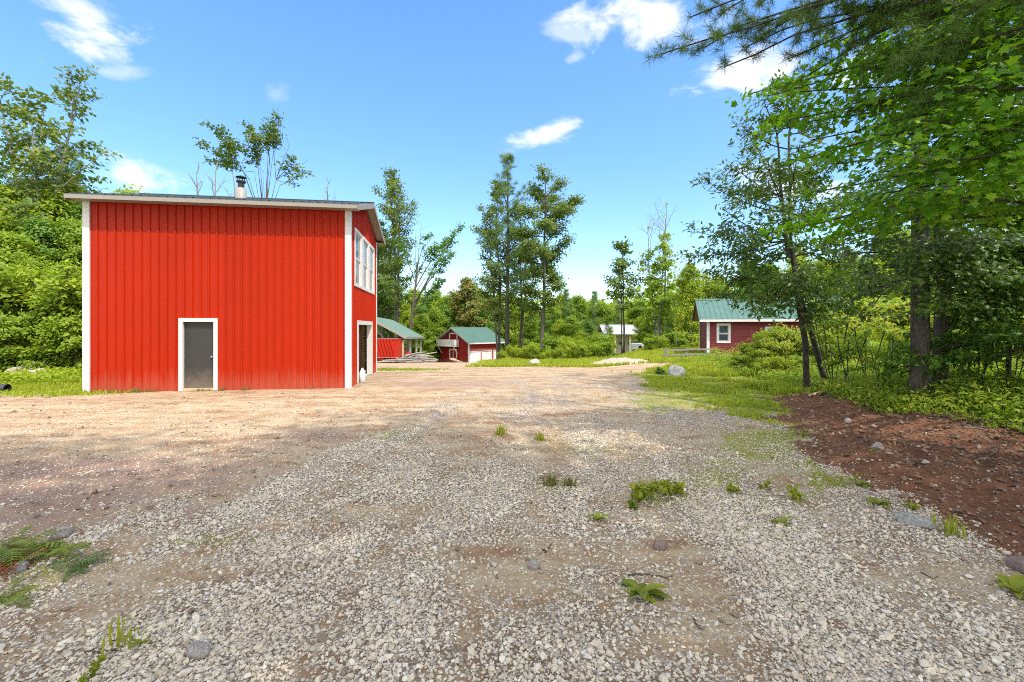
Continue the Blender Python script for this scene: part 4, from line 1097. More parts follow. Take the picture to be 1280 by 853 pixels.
# prototypes of the woods (each about 10 m high)
wA = tree('broadleaf_tree', '', 'tree', 101, 10., .16, .08, dome(2.9), 46, (0, 60), .25, 4.4, 1.1, 12, .30, .21, 'leaf_mid')
wB = tree('broadleaf_tree', '', 'tree', 102, 10., .15, .05, dome(2.5), 44, (5, 65), .3, 4.2, 1.0, 12, .30, .20, 'leaf_yel', 'diamond', 'bark_grey')
wC = tree('broadleaf_tree', '', 'tree', 103, 10., .16, .10, dome(2.4), 40, (0, 55), .2, 3.8, 1.0, 12, .28, .20, 'leaf_dark')
wD = tree('young_birch', '', 'tree', 104, 10., .10, .22, dome(1.7), 34, (20, 65), .3, 3.4, .8, 9, .26, .18, 'leaf_yel', 'diamond', 'bark_grey')
wS = tree('spruce_tree', '', 'tree', 105, 10., .15, .03, cone(2.2), 90, (-8, 30), .1, 4.4, .75, 7, .13, .30, 'needle_dark', 'blade', 'bark_dark', along=.7, upw=.5, flat=.4, noise=.05, ljit=.2, f0=.1)
wP = tree('young_pine', '', 'tree', 106, 10., .15, .10, cone(2.4), 52, (12, 55), .3, 3.6, .8, 12, .12, .34, 'needle', 'blade', 'bark', along=.55, upw=.3, noise=.06, ljit=.35)
bA = tree('bush', '', 'bush', 107, 2.4, .04, .04, dome(1.2), 44, (25, 80), .15, 6.0, .5, 8, .12, .13, 'leaf_yel', 'lance', stems=6, spread=1.0, ljit=.6)
bB = tree('bush', '', 'bush', 108, 2.4, .05, .04, dome(1.3), 44, (20, 75), .1, 6.0, .5, 8, .13, .14, 'leaf_mid', 'diamond', stems=5, spread=.9, ljit=.6)

bC = tree('bush', '', 'bush', 109, 2.4, .04, .04, dome(1.25), 46, (25, 80), .15, 5.0, .5, 6, .14, .20, 'leaf_gold', 'lance', stems=7, spread=1.0, ljit=.6)

# --- left of the barn
gL = 'dense trees at the wood edge left of the barn'
lab = 'dense green broadleaf tree in the wood edge left of the barn'
for (u, Y, vt, p) in [(-60, 24, 225, wA), (-25, 27, 215, wC), (8, 25, 243, wB), (34, 28, 236, wA), (66, 26, 250, wB), (100, 29, 246, wA), (128, 27, 258, wC), (160, 32, 250, wA), (-90, 20, 250, wB), (52, 23, 280, wC), (92, 24, 285, wA), (12, 21.5, 300, wA), (122, 24, 300, wB), (-40, 19.5, 300, wB), (36, 20.5, 330, wB)]:
    place(p, u, Y, vt, lab, gL)
for (u, Y, vt, p) in [(-15, 18.6, 345, bB), (10, 19.2, 350, bA), (40, 19.5, 372, bB), (68, 19.4, 352, bA), (92, 19.5, 366, bB), (112, 20, 350, bA), (-50, 18, 352, bA), (22, 18.2, 398, bB), (58, 18.5, 402, bB), (86, 18.3, 408, bB), (0, 17.6, 408, bB), (108, 18.4, 400, bB)]:
    place(p, u, Y, vt, 'leafy green bush at the foot of the wood edge left of the barn', 'bushes at the wood edge left of the barn')
place(wS, 88, 31, 190, 'dark spruce rising above the trees just left of the barn roof')
aspA = tree('maple_tree', 'tall open airy maple with clear grey stems towering over the left wood edge', 'tree', 111, 16., .16, .40, dome(4.2), 36, (22, 62), .25, 2.6, 1.0, 5, .24, .27, 'leaf_sparse', 'diamond', 'bark_grey', stems=3, spread=1.5, upw=1.1, flat=.35, ljit=.5)
place(aspA, 40, 26, 103, 'tall open airy maple with clear grey stems towering over the left wood edge', rz=.8)

# --- behind the barn
vs_ = Tree(133); vr = thing('ash_tree', 'vase shaped tree with thin spreading grey stems and sparse leaf clumps rising behind the chimney', 'tree')
X0, Y0 = (330 - U0) / F * 31, 31.; z0 = float(H(X0, Y0)) - .1; vr.location = (X0, Y0, z0)
def LV(u, v, Y=31.): return W(u, v, Y) - np.array([X0, Y0, z0])
vs_.trunk((0, 0, 0), LV(330, 285), .17, .12, .01, 10)
F0 = LV(330, 285)
for (u1, v1, u, v, Y, r_, nt, f0) in [(312, 225, 284, 178, 31, .055, 12, .40), (305, 215, 258, 182, 31.5, .04, 7, .62), (300, 205, 266, 158, 30.5, .04, 9, .5), (318, 215, 264, 203, 31, .03, 6, .62), (322, 205, 312, 160, 31, .06, 10, .35), (326, 200, 322, 172, 30.4, .04, 9, .4), (335, 195, 345, 146, 31, .06, 13, .45), (337, 205, 334, 160, 31.5, .05, 9, .5), (341, 195, 350, 168, 31, .04, 6, .5), (345, 225, 366, 200, 31, .045, 8, .5), (350, 232, 379, 214, 31, .04, 6, .6), (330, 215, 300, 188, 30.8, .03, 7, .5)]:
    m_ = LV(u1, v1, (Y + 31) / 2); a1_ = vs_.limb_to(F0, m_, r_, .02, 6, .03); b1_ = vs_.limb_to(m_, LV(u, v, Y), r_ * .5, .05, 6, .05); vs_.twigs(b1_, nt, .8, f0 * .6, 4, tr=.008, flatw=.5)
for (u, v, f) in [(356, 192, .7), (385, 200, .8), (362, 180, .6), (383, 230, .9), (340, 150, .5)]: vs_.limb_to(LV(345, 225), LV(u, v), .02, .04, 6, .08)
vs_.build_wood('trunk', M['bark'], vr); vs_.leaves('crown', M['leaf_sparse'], 'diamond', 8, .17, .20, .6, .9, .4, .35, vr)

# leafless tops beside it
dead = tree('dead_sapling', '', 'tree', 113, 10., .06, .3, dome(.05), 2, (30, 60), .2, 1, .1, 1, .05, .05, 'leaf_sparse', bark='twig', bare=9, fbare=.5, keep=.05)
for (u, Y, vt, l) in [(245, 30, 216, 'thin leafless sapling showing above the barn roof far left of the chimney'), (270, 29, 214, 'bare forked sapling showing above the barn roof beside the chimney'), (292, 30, 228, 'short leafless twiggy top showing just beside the chimney'), (408, 30, 234, 'leafless sapling top above the right end of the barn roof')]:
    place(dead, u, Y, vt, l)

# --- behind the shed
tC = tree('poplar_tree', '', 'tree', 114, 25., .24, .30, dome(3.4), 58, (25, 62), .25, 1.8, 1.1, 7, .30, .29, 'leaf_sparse', 'diamond', 'bark', stems=2, spread=1.0, ljit=.55, bare=3, fbare=.3)
place(tC, 496, 58, 213, 'tall narrow poplar with an airy crown behind the green shed roof', rz=2.2)
# leaning tree with a long bare bough to the right
lean = Tree(115); lr = thing('leaning_tree', 'leaning tree with long half bare boughs reaching out right above the shed', 'tree')
X0, Y0 = (508 - U0) / F * 54, 54.; z0 = float(H(X0, Y0)) - .2
lr.location = (X0, Y0, z0)
def LP(u, v, Y): return W(u, v, Y) - np.array([X0, Y0, z0])
lean.trunk((0, 0, 0), LP(520, 330, 54), .22, .08, .02, 10)
lean.sp.append(lean.tp[-1]); lean.sd.append(np.array([0, 0, 1.]))
for (f, u, v, y, r_, nt) in [(.55, 576, 285, 54, .13, 16), (.60, 566, 318, 52, .09, 14), (.45, 552, 352, 53, .09, 12), (.75, 560, 300, 56, .08, 10), (.9, 545, 310, 54, .06, 8), (.95, 532, 296, 55, .05, 3), (.8, 498, 300, 55, .06, 8), (.5, 540, 372, 52, .06, 6)]:
    p, _ = lean.on(f); pts = lean.limb_to(p, LP(u, v, y), r_, -.06); lean.twigs(pts, nt, 1.3, .42, 4, flatw=.3)
for (f, u, v) in [(.8, 538, 300), (.9, 527, 280), (.7, 548, 330), (.85, 519, 290)]:
    p, _ = lean.on(f); pts = lean.limb_to(p, LP(u, v, 54), .05, -.03)
    for k in range(5): lean.limb(pts[3 + k % 5], dirv(lean.r.uniform(0, 6.28), .6), 1.2, .015, .2, .1, 4, 3)
lean.build_wood('trunk', M['bark'], lr); lean.leaves('crown', M['leaf_dark'], 'diamond', 9, .24, .29, .4, 1.0, .4, .3, lr)
place(tC, 482, 62, 262, 'shorter poplar with a thin crown half hidden by the barn edge', rz=.3)
place(wC, 474, 66, 300, 'dark broadleaf tree close behind the right corner of the barn')

# --- woods beyond the shed and garage
gW = 'trees of the woods behind the shed and the garage'
for (u, Y, vt, p) in [(470, 74, 372, wB), (486, 78, 364, wA), (503, 73, 378, wB), (517, 80, 366, wA), (531, 75, 374, wC), (546, 82, 367, wB), (560, 78, 374, wA), (574, 84, 370, wC), (600, 82, 366, wA), (612, 78, 372, wC), (626, 80, 370, wB), (642, 82, 374, wA), (512, 68, 392, wB), (528, 66, 396, wA), (543, 70, 388, wA), (556, 72, 384, wC), (598, 73, 384, wC), (476, 67, 390, wA), (495, 64, 400, wA)]:
    place(p, u, Y, vt, 'rounded green tree in the woods behind the shed and the red garage', gW)
rust = tree('oak_tree', 'rounded yellowish brown tinted tree standing directly behind the garage ridge', 'tree', 116, 12., .22, .18, dome(3.4), 44, (5, 65), .25, 3.2, 1.1, 6, .3, .36, 'leaf_rust', 'diamond', 'bark_grey')
place(rust, 585, 74, 352, 'rounded yellowish brown tinted tree standing directly behind the garage ridge', rz=1.)
place(wS, 545, 84, 356, 'pointed spruce tip poking above the woods left of the garage')

# --- the two tall trees of the middle
pine = tree('white_pine', '', 'tree', 117, 25., .30, .30, lambda u: 4.3 * (1.02 - u) ** .55 * (.75 + .35 * math.sin(u * 22)), 56, (8, 55), .35, 2.3, 1.0, 18, .12, .42, 'needle', 'blade', 'bark_dark', along=.5, upw=.25, wob=.012, ljit=.45, noise=.07)
place(pine, 634, 52, 196, 'tallest white pine with a straight dark trunk right of the garage', rz=.5)
pcomp = tree('aspen_tree', '', 'tree', 118, 22., .17, .30, dome(3.3), 50, (18, 60), .3, 1.9, 1.1, 7, .30, .29, 'leaf_sparse', 'diamond', 'bark', stems=2, spread=.8, ljit=.5)
place(pcomp, 624, 54, 226, 'loose leafed aspen leaning against the left flank of the tall pine', rz=1.3)
place(pcomp, 652, 55, 262, 'slim aspen filling the gap between the tall pine and the spreading maple', rz=3.0)
sm = Tree(119); smr = thing('spreading_maple', 'tall ragged maple with bough tufts reaching right beside the tall pine', 'tree')
X0, Y0 = (676 - U0) / F * 47, 47.; z0 = float(H(X0, Y0)) - .2; smr.location = (X0, Y0, z0)
def LP2(u, v, Y): return W(u, v, Y) - np.array([X0, Y0, z0])
sm.trunk((0, 0, 0), LP2(682, 228, 47), .22, .03, .015, 14)
for (f, u, v, y, nt) in [(.97, 680, 214, 47, 6), (.92, 700, 228, 46, 8), (.86, 722, 252, 47, 14), (.82, 712, 262, 45, 10), (.88, 668, 236, 48, 10), (.8, 656, 262, 46, 14), (.75, 700, 262, 49, 12), (.7, 650, 290, 47, 14), (.66, 698, 284, 46, 10), (.6, 712, 301, 47, 9), (.62, 660, 305, 45, 14), (.55, 690, 320, 48, 10), (.55, 648, 320, 48, 12), (.5, 664, 340, 46, 12), (.42, 694, 346, 47, 10), (.42, 700, 358, 46, 8), (.36, 658, 362, 47, 10), (.3, 688, 372, 46, 10), (.28, 664, 384, 48, 8), (.72, 680, 280, 43, 12), (.6, 676, 310, 43, 12), (.8, 688, 246, 50, 10), (.5, 682, 335, 50, 10)]:
    p, _ = sm.on(f); pts = sm.limb_to(p, LP2(u, v, y), .07, .05); sm.twigs(pts, int(nt * 1.3), 1.2, .3, 4, flatw=.45)
sm.build_wood('trunk', M['bark'], smr); sm.leaves('crown', M['leaf_sparse'], 'diamond', 14, .32, .24, .5, .9, .4, .35, smr)

# --- thin trees right of the middle
thin = tree('thin_maple', '', 'tree', 120, 12., .10, .48, dome(1.75), 26, (15, 55), .25, 3.0, .8, 6, .24, .28, 'leaf_sparse', 'diamond', 'bark_dark', stems=2, spread=.35, ljit=.5, top=.97, bare=2, fbare=.9)
place(thin, 779, 44, 300, 'slim two stemmed maple with a bare lower trunk before the pale roofed cabin', rz=1.2)
half = tree('half_dead_maple', '', 'tree', 121, 15., .12, .14, lambda u: 2.0 * (1.1 - u) ** .8, 44, (15, 55), .25, 2.6, .9, 6, .25, .30, 'leaf_mid', 'diamond', 'bark_grey', stems=3, spread=1.0, top=.80, bare=22, fbare=.60, ljit=.4, blen=(.10, .24))
place(half, 822, 43, 256, 'half dead maple with leafless grey tips above a green lower crown', rz=.2)
place(wB, 864, 40, 334, 'bright yellow green tree standing left of the red cottage roof')
place(wD, 884, 44, 346, 'slender yellow green birch behind the left end of the cottage roof')
for (u, Y, vt, p, l) in [(708, 66, 364, wP, 'dark young pine with a ragged top in the skyline gap beside the spreading maple'), (742, 66, 367, wP, 'dark young pine with a bushy top left of the cabin'), (772, 70, 376, wS, 'small spruce tip just above the cabin roof'), (758, 45, 402, wS, 'small young spruce standing in front of the cabin'), (842, 46, 372, wP, 'pine with pale drooping boughs between the half dead maple and the cottage')]:
    place(p, u, Y, vt, l)
gM = 'trees of the woods around the cabin'
for (u, Y, vt, p) in [(655, 72, 380, wB), (690, 70, 384, wA), (700, 76, 372, wB), (722, 73, 374, wA), (735, 78, 380, wB), (752, 74, 381, wA), (768, 78, 383, wB), (790, 72, 382, wB), (802, 70, 378, wA), (818, 64, 376, wC), (835, 60, 368, wA), (852, 56, 366, wB), (868, 58, 360, wA), (715, 56, 398, wA), (735, 54, 404, wC), (700, 58, 402, wB), (800, 52, 398, wB), (815, 50, 402, wA), (838, 48, 396, wC), (856, 48, 392, wC), (764, 50, 410, wD), (806, 51, 404, wB), (726, 50, 415, wB), (745, 52, 417, wA), (664, 62, 395, wA), (680, 64, 398, wC)]:
    place(p, u, Y, vt, 'medium green tree in the woods around the pale roofed cabin', gM)
gB = 'bushes along the far edge of the yard'
for (u, Y, vt, p) in [(630, 45, 440, bA), (641, 43, 434, bA), (652, 44, 437, bA), (664, 43, 431, bA), (692, 42, 438, bA), (706, 40, 433, bA), (716, 41, 424, bA), (730, 39, 429, bA), (742, 40, 429, bA), (756, 38, 430, bB), (812, 37, 424, bB), (826, 36, 422, bA), (838, 38, 418, bB), (696, 45, 424, bB), (752, 43, 420, bB), (852, 37, 424, bB), (868, 37, 428, bA), (682, 40, 440, bA), (672, 46, 436, bB)]:
    place(p, u, Y, vt, 'low leafy bush in the weeds along the far edge of the yard', gB)
birch = tree('birch_sapling', 'pale leaning birch sapling with a bare white stem behind the rail fence', 'tree', 122, 6., .06, .55, dome(.9), 14, (20, 60), .2, 3.5, .5, 5, .15, .18, 'leaf_yel', 'diamond', 'twig', lean=(.7, 0))
place(birch, 845, 31, 392, 'pale leaning birch sapling with a bare white stem behind the rail fence', rz=0)

# --- around and behind the cottage, and the bright wood behind the right undergrowth
gH = 'trees behind the red cottage and the right undergrowth'
for (u, Y, vt, p) in [(900, 44, 350, wA), (935, 42, 330, wC), (960, 46, 335, wA), (1000, 40, 320, wB), (1030, 38, 330, wA), (1062, 33, 318, wB), (1092, 30, 330, wB), (1125, 33, 300, wA), (1150, 28, 335, wB), (1190, 30, 300, wB), (1225, 27, 320, wA), (1262, 29, 280, wB), (1300, 26, 290, wA), (1345, 24, 250, wA), (1390, 22, 250, wB), (1110, 40, 280, wC), (1180, 42, 260, wA), (1250, 40, 240, wC), (1320, 34, 200, wA), (1400, 30, 200, wC), (1075, 27, 372, wB), (1240, 23, 352, wB)]:
    place(p, u, Y, vt, 'sunlit green tree in the woods behind the cottage and the right undergrowth', gH)
gU = 'bushes in the undergrowth on the right'
for (u, Y, vt, p) in [(1060, 21, 385, bC), (1090, 20, 392, bC), (1125, 20, 390, bC), (1195, 18, 400, bC), (1225, 19, 392, bB), (1262, 17, 400, bC), (1300, 16, 400, bB), (1045, 19.5, 405, bC), (1110, 17, 415, bA), (1240, 15, 430, bB), (1290, 14, 430, bA), (1340, 13, 420, bB), (1180, 15, 436, bB), (1080, 16.5, 428, bB), (1140, 22, 376, bB), (1200, 24, 370, bA), (1280, 22, 375, bA)]:
    place(p, u, Y, vt, 'leafy bush in the undergrowth behind the double trunked maple', gU)
# the big yellow green shrub by the cottage
gS = 'clump of yellow green shrubs before the cottage'
for (u, Y, vt, p) in [(926, 18.5, 446, bC), (944, 19, 432, bC), (964, 18.5, 418, bC), (986, 18, 416, bC), (1006, 17.5, 424, bC), (976, 17.4, 430, bC), (954, 17.4, 440, bC), (952, 16.8, 452, bA), (978, 16.5, 448, bA), (1000, 16.4, 447, bB), (914, 18.8, 456, bC), (1028, 17.5, 420, bA)]:
    place(p, u, Y, vt, 'bright yellow green shrub in the clump growing in front of the red cottage', gS)

# --- near trees on the right
def hero(name, label, base):
    t = Tree(abs(hash(label)) % 1000 if False else sum(map(ord, label)) % 997); r = thing(name, label, 'tree', base)
    b = np.array(base); return t, r, (lambda u, v, Y: W(u, v, Y) - b)
# double stemmed cherry
b = (float(W(1010, 488, 12.9)[0]), 12.9, float(H(W(1010, 488, 12.9)[0], 12.9)) - .1)
t, r_, Q = hero('cherry_tree', 'slender twin stemmed cherry tree with dark trunks and airy sprays at the soil tip', b)
s1 = t.trunk((0, 0, 0), Q(988, 300, 12.6), .085, .05, .02, 10)[0]
t.trunk(Q(988, 300, 12.6), Q(990, 130, 12.8), .05, .012, .03, 10, flare=1.); a1 = t.tp.copy()
t.trunk(Q(1036, 482, 13.3) * np.array([1, 1, 0]), Q(992, 322, 13.0), .085, .05, .03, 10); s2 = t.tp.copy()
t.trunk(Q(985, 322, 13.3), Q(965, 150, 13.6), .06, .012, .03, 10, flare=1.); a2 = t.tp.copy()
rng = np.random.default_rng(7)
tips = [(880, 222, 12), (872, 290, 12.5), (890, 312, 13), (905, 262, 11.6), (915, 205, 12.5), (930, 160, 13), (955, 125, 12.6), (985, 108, 13), (1010, 120, 12.3), (1035, 150, 12.8), (1050, 200, 12.2), (1060, 250, 13), (1072, 292, 12.4), (1075, 330, 13), (1055, 352, 12), (1062, 385, 12.6), (1035, 400, 12), (1020, 372, 11.6), (925, 300, 11.4), (900, 340, 12.2), (925, 372, 12), (950, 392, 11.8), (895, 372, 13), (940, 240, 14.5), (960, 200, 11.2), (1000, 180, 11), (1010, 240, 11.2), (970, 270, 11), (1020, 300, 14.5), (985, 345, 11.2), (955, 340, 14.2), (930, 330, 14.6), (1040, 260, 14.8), (1000, 220, 15), (905, 290, 14), (860, 320, 12.8), (945, 180, 12), (975, 150, 14), (1025, 210, 12.6), (915, 240, 13.4), (1005, 395, 13.6), (965, 370, 13.4), (872, 345, 12.2)]
for i, (u, v, y) in enumerate(tips):
    q = Q(u, v, y); ax = a1 if i % 2 else a2
    if v > 330: ax = np.vstack([(s1 if i % 2 else s2)[7:], (a1 if i % 2 else a2)[:5]])
    d = np.linalg.norm(ax - (q - np.array([0, 0, .7])), axis=1); p = ax[np.argmin(d)]
    pts = t.limb_to(p, q, .022, .06, 7, .05, 5); t.twigs(pts, 9, .62, .25, 4, tr=.004, flatw=.35)
t.build_wood('trunk', M['bark_dark'], r_); t.leaves('crown', M['leaf_cherry'], 'lance', 7, .13, .155, .5, .8, .5, .35, r_)

# double trunked maple
b = (float(W(1160, 480, 9.4)[0]), 9.4, float(H(W(1160, 480, 9.4)[0], 9.4)) - .1)
t, r_, Q = hero('maple_tree', 'stout double trunked maple with furrowed grey bark standing behind the soil bank', b)
t.trunk(Q(1150, 492, 9.4) * np.array([1, 1, 0]), Q(1150, -420, 9.6), .165, .05, .006, 16, 14, 1.3); a1 = t.tp.copy()
t.trunk(Q(1173, 490, 9.7) * np.array([1, 1, 0]), Q(1198, -330, 9.9), .145, .04, .006, 16, 14, 1.3); a2 = t.tp.copy()
tips = [(1075, 345, 8.2), (1050, 322, 8.4), (1095, 300, 7.6), (1110, 360, 8), (1135, 395, 8), (1080, 270, 8.2), (1055, 240, 8.8), (1120, 250, 7.4), (1150, 215, 7.6), (1190, 190, 7.4), (1210, 260, 7.4), (1240, 300, 7.6), (1270, 240, 7.2), (1225, 340, 8.0), (1265, 345, 7.6), (1290, 300, 8), (1200, 310, 7.8), (1250, 390, 8.4), (1215, 400, 8.6), (1190, 380, 8.2), (1100, 190, 9), (1060, 180, 9.5), (1130, 140, 9.5), (1210, 130, 8.5), (1270, 150, 8.5), (1300, 220, 9), (1170, 280, 7.4), (1140, 320, 7.8), (1300, 380, 8.2), (1280, 420, 8.8), (1160, 330, 11.5), (1220, 270, 12), (1280, 290, 12), (1100, 240, 12), (1240, 200, 11.5), (1160, 170, 12), (1060, 380, 9.0), (1090, 385, 8.6), (1320, 330, 9.6)]
up_ = [(1000, -250, 8), (1100, -350, 7), (1250, -250, 8), (1350, -150, 9), (1200, -420, 10), (1050, -180, 11), (1300, -300, 11), (1150, -150, 7), (1400, -60, 10), (1000, -80, 10), (1250, -120, 12), (1100, -60, 13), (1350, 60, 12), (980, -400, 10), (1400, -350, 10)]
for i, (u, v, y) in enumerate(tips + up_[::2]):
    q = Q(u, v, y); ax = (a1 if i % 2 else a2)[3:]
    d = np.linalg.norm(ax - (q + np.array([0, 0, .1])), axis=1); p = ax[np.argmin(d)]
    pts = t.limb_to(p, q, .03, -.04, 8, .05, 5); t.twigs(pts, 11 if i < len(tips) else 16, .62 if i < len(tips) else 1.1, .3, 4, tr=.004, flatw=.3)
t.build_wood('trunk', M['bark'], r_); t.leaves('crown', M['leaf_cherry'], 'maple', 5, .14, .085, .45, 1.0, .4, .35, r_)

# overhanging sugar maple, its trunk just outside the frame
b = (9.0, 6.1, float(H(9.0, 6.1)) - .1)
t, r_, Q = hero('maple_tree', 'big sugar maple whose bright large leaved boughs hang in over the upper right', b)
t.trunk((0, 0, 0), (.4, .2, 15.5), .24, .05, .012, 16, 12); a1 = t.tp.copy()
tips = [(1030, 95, 6.6), (1000, 115, 6.8), (960, 120, 7.2), (935, 118, 7.4), (985, 150, 7), (1015, 175, 6.6), (1045, 205, 6.2), (1020, 240, 6.6), (1060, 130, 6.0), (1090, 170, 5.6), (1105, 215, 5.4), (1070, 250, 5.9), (1120, 120, 5.4), (1150, 150, 5.0), (1180, 200, 4.8), (1160, 245, 5.0), (1200, 110, 4.8), (1225, 160, 4.6), (1260, 130, 4.6), (1270, 195, 4.6), (1240, 225, 4.8), (1140, 60, 5.4), (1190, 40, 5.0), (1250, 60, 4.8), (1080, 60, 6), (1000, 285, 8.2), (1040, 300, 7.8), (965, 292, 8.6), (1090, 280, 6.6), (1130, 275, 6.0), (1275, 90, 4.7), (1290, 250, 5.0), (1060, 20, 6.4), (1110, 10, 6), (1170, -10, 5.4), (1240, 0, 5.2), (1300, 20, 5.2), (1000, 200, 7.4), (965, 165, 7.6), (1110, 90, 6.4), (1210, 80, 5.6), (1060, 90, 7.4), (1160, 100, 6.6), (1030, 60, 7.4)]
up_ = [(1100, -250, 5), (1200, -300, 4), (1000, -150, 6), (1300, -200, 5), (950, -300, 6), (1400, -100, 7), (1150, -120, 5), (900, -200, 7), (1250, -450, 6), (1050, -450, 6), (850, -350, 8), (1000, -500, 8), (950, -80, 8)]
for i, (u, v, y) in enumerate(tips + up_[::3]):
    q = Q(u, v, y); ax = a1[3:]
    d = np.linalg.norm(ax - (q + np.array([0, 0, .5])), axis=1); p = ax[np.argmin(d)]
    pts = t.limb_to(p, q, .03, -.03, 9, .05, 5); t.twigs(pts, 12, .55 if i < len(tips) else 1.1, .45, 4, tr=.004, flatw=.3)
t.build_wood('trunk', M['bark'], r_); t.leaves('crown', M['leaf_maple'], 'maple', 5, .13, .088, .45, 1.0, .4, .35, r_)

# white pine whose boughs enter at the top
b = (7.6, 4.6, float(H(7.6, 4.6)) - .1)
t, r_, Q = hero('white_pine', 'white pine with long needled boughs reaching in across the top right of the sky', b)
t.trunk((0, 0, 0), (.2, -.3, 18), .22, .04, .006, 16, 12); a1 = t.tp.copy()
tips = [(826, 68, 6.0, 16, .5), (880, 60, 6.0, 14, .45), (905, 84, 6.2, 8, .4), (862, 22, 6.2, 9, .4), (905, 14, 6.2, 10, .45), (960, 40, 6.3, 14, .5), (935, 58, 6.2, 8, .4), (1010, 40, 6.2, 14, .6), (1060, 55, 5.8, 14, .6), (985, 74, 6.4, 10, .5), (1120, 75, 5.2, 14, .6), (1080, 95, 5.7, 14, .6), (1150, 130, 5.2, 12, .6), (1010, 10, 6.5, 12, .6), (950, 5, 6.6, 12, .5), (1100, 25, 5.6, 12, .6), (1200, 25, 4.8, 12, .6), (1000, 100, 6.6, 9, .5), (1060, 140, 6.2, 8, .5)]
up_ = [(700, -160, 6), (800, -230, 5), (900, -130, 4), (600, -300, 5.5), (1000, -250, 4), (1100, -150, 4), (1200, -200, 5), (1300, -150, 6), (750, -420, 6), (900, -500, 5), (1050, -400, 6), (1350, -300, 7), (850, -120, 8), (1150, -350, 8)]
for i, (u, v, y, nt, tl_) in enumerate(tips):
    q = Q(u, v, y); ax = a1[3:]
    d = np.abs(ax[:, 2] - (q[2] + .55)); p = ax[np.argmin(d)]
    pts = t.limb_to(p, q, .024, -.05, 12, .13, 6); t.twigs(pts, int(nt * 1.7), tl_ * .8, .45, 3, tr=.004, flatw=.7)
for (u, v, y) in up_[::3]:
    q = Q(u, v, y); ax = a1[3:]; d = np.abs(ax[:, 2] - (q[2] - .5)); p = ax[np.argmin(d)]
    pts = t.limb_to(p, q, .04, .02, 12, .05, 5); t.twigs(pts, 24, 1.0, .3, 4, tr=.006, flatw=.45)
t.build_wood('trunk', M['bark_dark'], r_); t.leaves('crown', M['needle_dark'], 'needle', 44, .014, .12, 1., .1, .30, .3, r_, outw=0)

# small hemlock and bare saplings under the big trees
hem = tree('hemlock_sapling', '', 'tree', 131, 5., .05, .30, cone(2.3), 40, (-14, 20), -.12, 5.0, .6, 9, .09, .16, 'leaf_dark', 'lance', 'bark_dark', along=.6, upw=1.0, flat=.25, noise=.06, f0=.15)
place(hem, 1262, 9.6, 225, 'dark hemlock sapling with flat drooping sprays at the right edge', rz=1.)
place(hem, 1330, 8.4, 200, 'hemlock sapling leaning in from beyond the right edge', rz=2.)
sap = tree('sapling', '', 'sapling', 132, 2.6, .009, .30, dome(.6), 14, (30, 65), .2, 3.4, .3, 5, .08, .09, 'leaf_mid', 'diamond', 'bark_dark', stems=4, spread=.5, ljit=.5)
for (u, Y, vt, l) in [(1042, 11.6, 400, 'many stemmed thin leafy sapling right beside the twin cherry trunks'), (1062, 11.2, 420, 'thin twiggy sapling between the cherry and the double trunked maple'), (1105, 10.5, 420, 'thin twiggy sapling close left of the double trunked maple'), (1218, 9.4, 405, 'thin twiggy sapling right of the double trunked maple'), (1258, 9.0, 410, 'thin twiggy sapling under the hemlock near the right edge'), (1085, 12.4, 410, 'taller twiggy sapling standing behind the others left of the maple')]:
    place(sap, u, Y, vt, l)

# --- trees that only cast the shade: behind and beside the camera
b = (2.0, -3.2, float(H(2.0, -3.2)) - .1)
shade = tree('maple_tree', '', 'tree', 141, 17., .26, .42, dome(4.6), 54, (5, 60), .25, 2.2, 1.3, 6, .40, .30, 'leaf_mid', 'diamond', 'bark')
SH = [(-1.0, -3.4, 1.0), (-7.5, -3.6, 1.02), (4.6, -2.0, 1.0), (-14.5, -4.0, 1.0), (9.8, -2.2, .9)]
for i, (x, y, s) in enumerate(SH):
    loc = (x, y, float(H(x, y)) - .1)
    l = 'broad maple of the roadside row whose crown shades the near gravel'
    if i == 0: shade.location = loc; shade.scale = (s, s, s); shade['label'] = l; shade['group'] = 'shade trees beside and behind the viewpoint'
    else: dup(shade, loc, i * 1.7, s, l, 'shade trees beside and behind the viewpoint')
SUN_E, SKY_S, EXPO, SKY_SAT, SKY_V = 2.1, .15, 1.38, 1.22, .98
SKY_H, SKY_LO, FILL_GAIN, DENOISE = .504, .74, 2.6, False
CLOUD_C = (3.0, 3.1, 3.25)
CLOUDS = [(108, 28, 90.0, 60.0, 1.0, -0.2), (135, 92, 54.0, 16.2, 0.45, 0.0), (168, 214, 74.4, 37.5, 1.0, -0.1), (682, 166, 50.4, 16.2, 0.95, 0.35), (812, 26, 102.0, 42.5, 1.0, 0.0), (716, 38, 36.0, 17.5, 0.5, 0.0), (935, 88, 84.0, 47.5, 1.0, 0.5), (990, 232, 108.0, 27.5, 0.8, 0.0), (1090, 82, 72.0, 32.5, 0.9, 0.0), (716, 74, 16.8, 10.0, 0.4, 0.4), (345, 118, 19.2, 17.5, 0.2, 0.0), (1200, 120, 108.0, 50.0, 0.8, 0.0)]
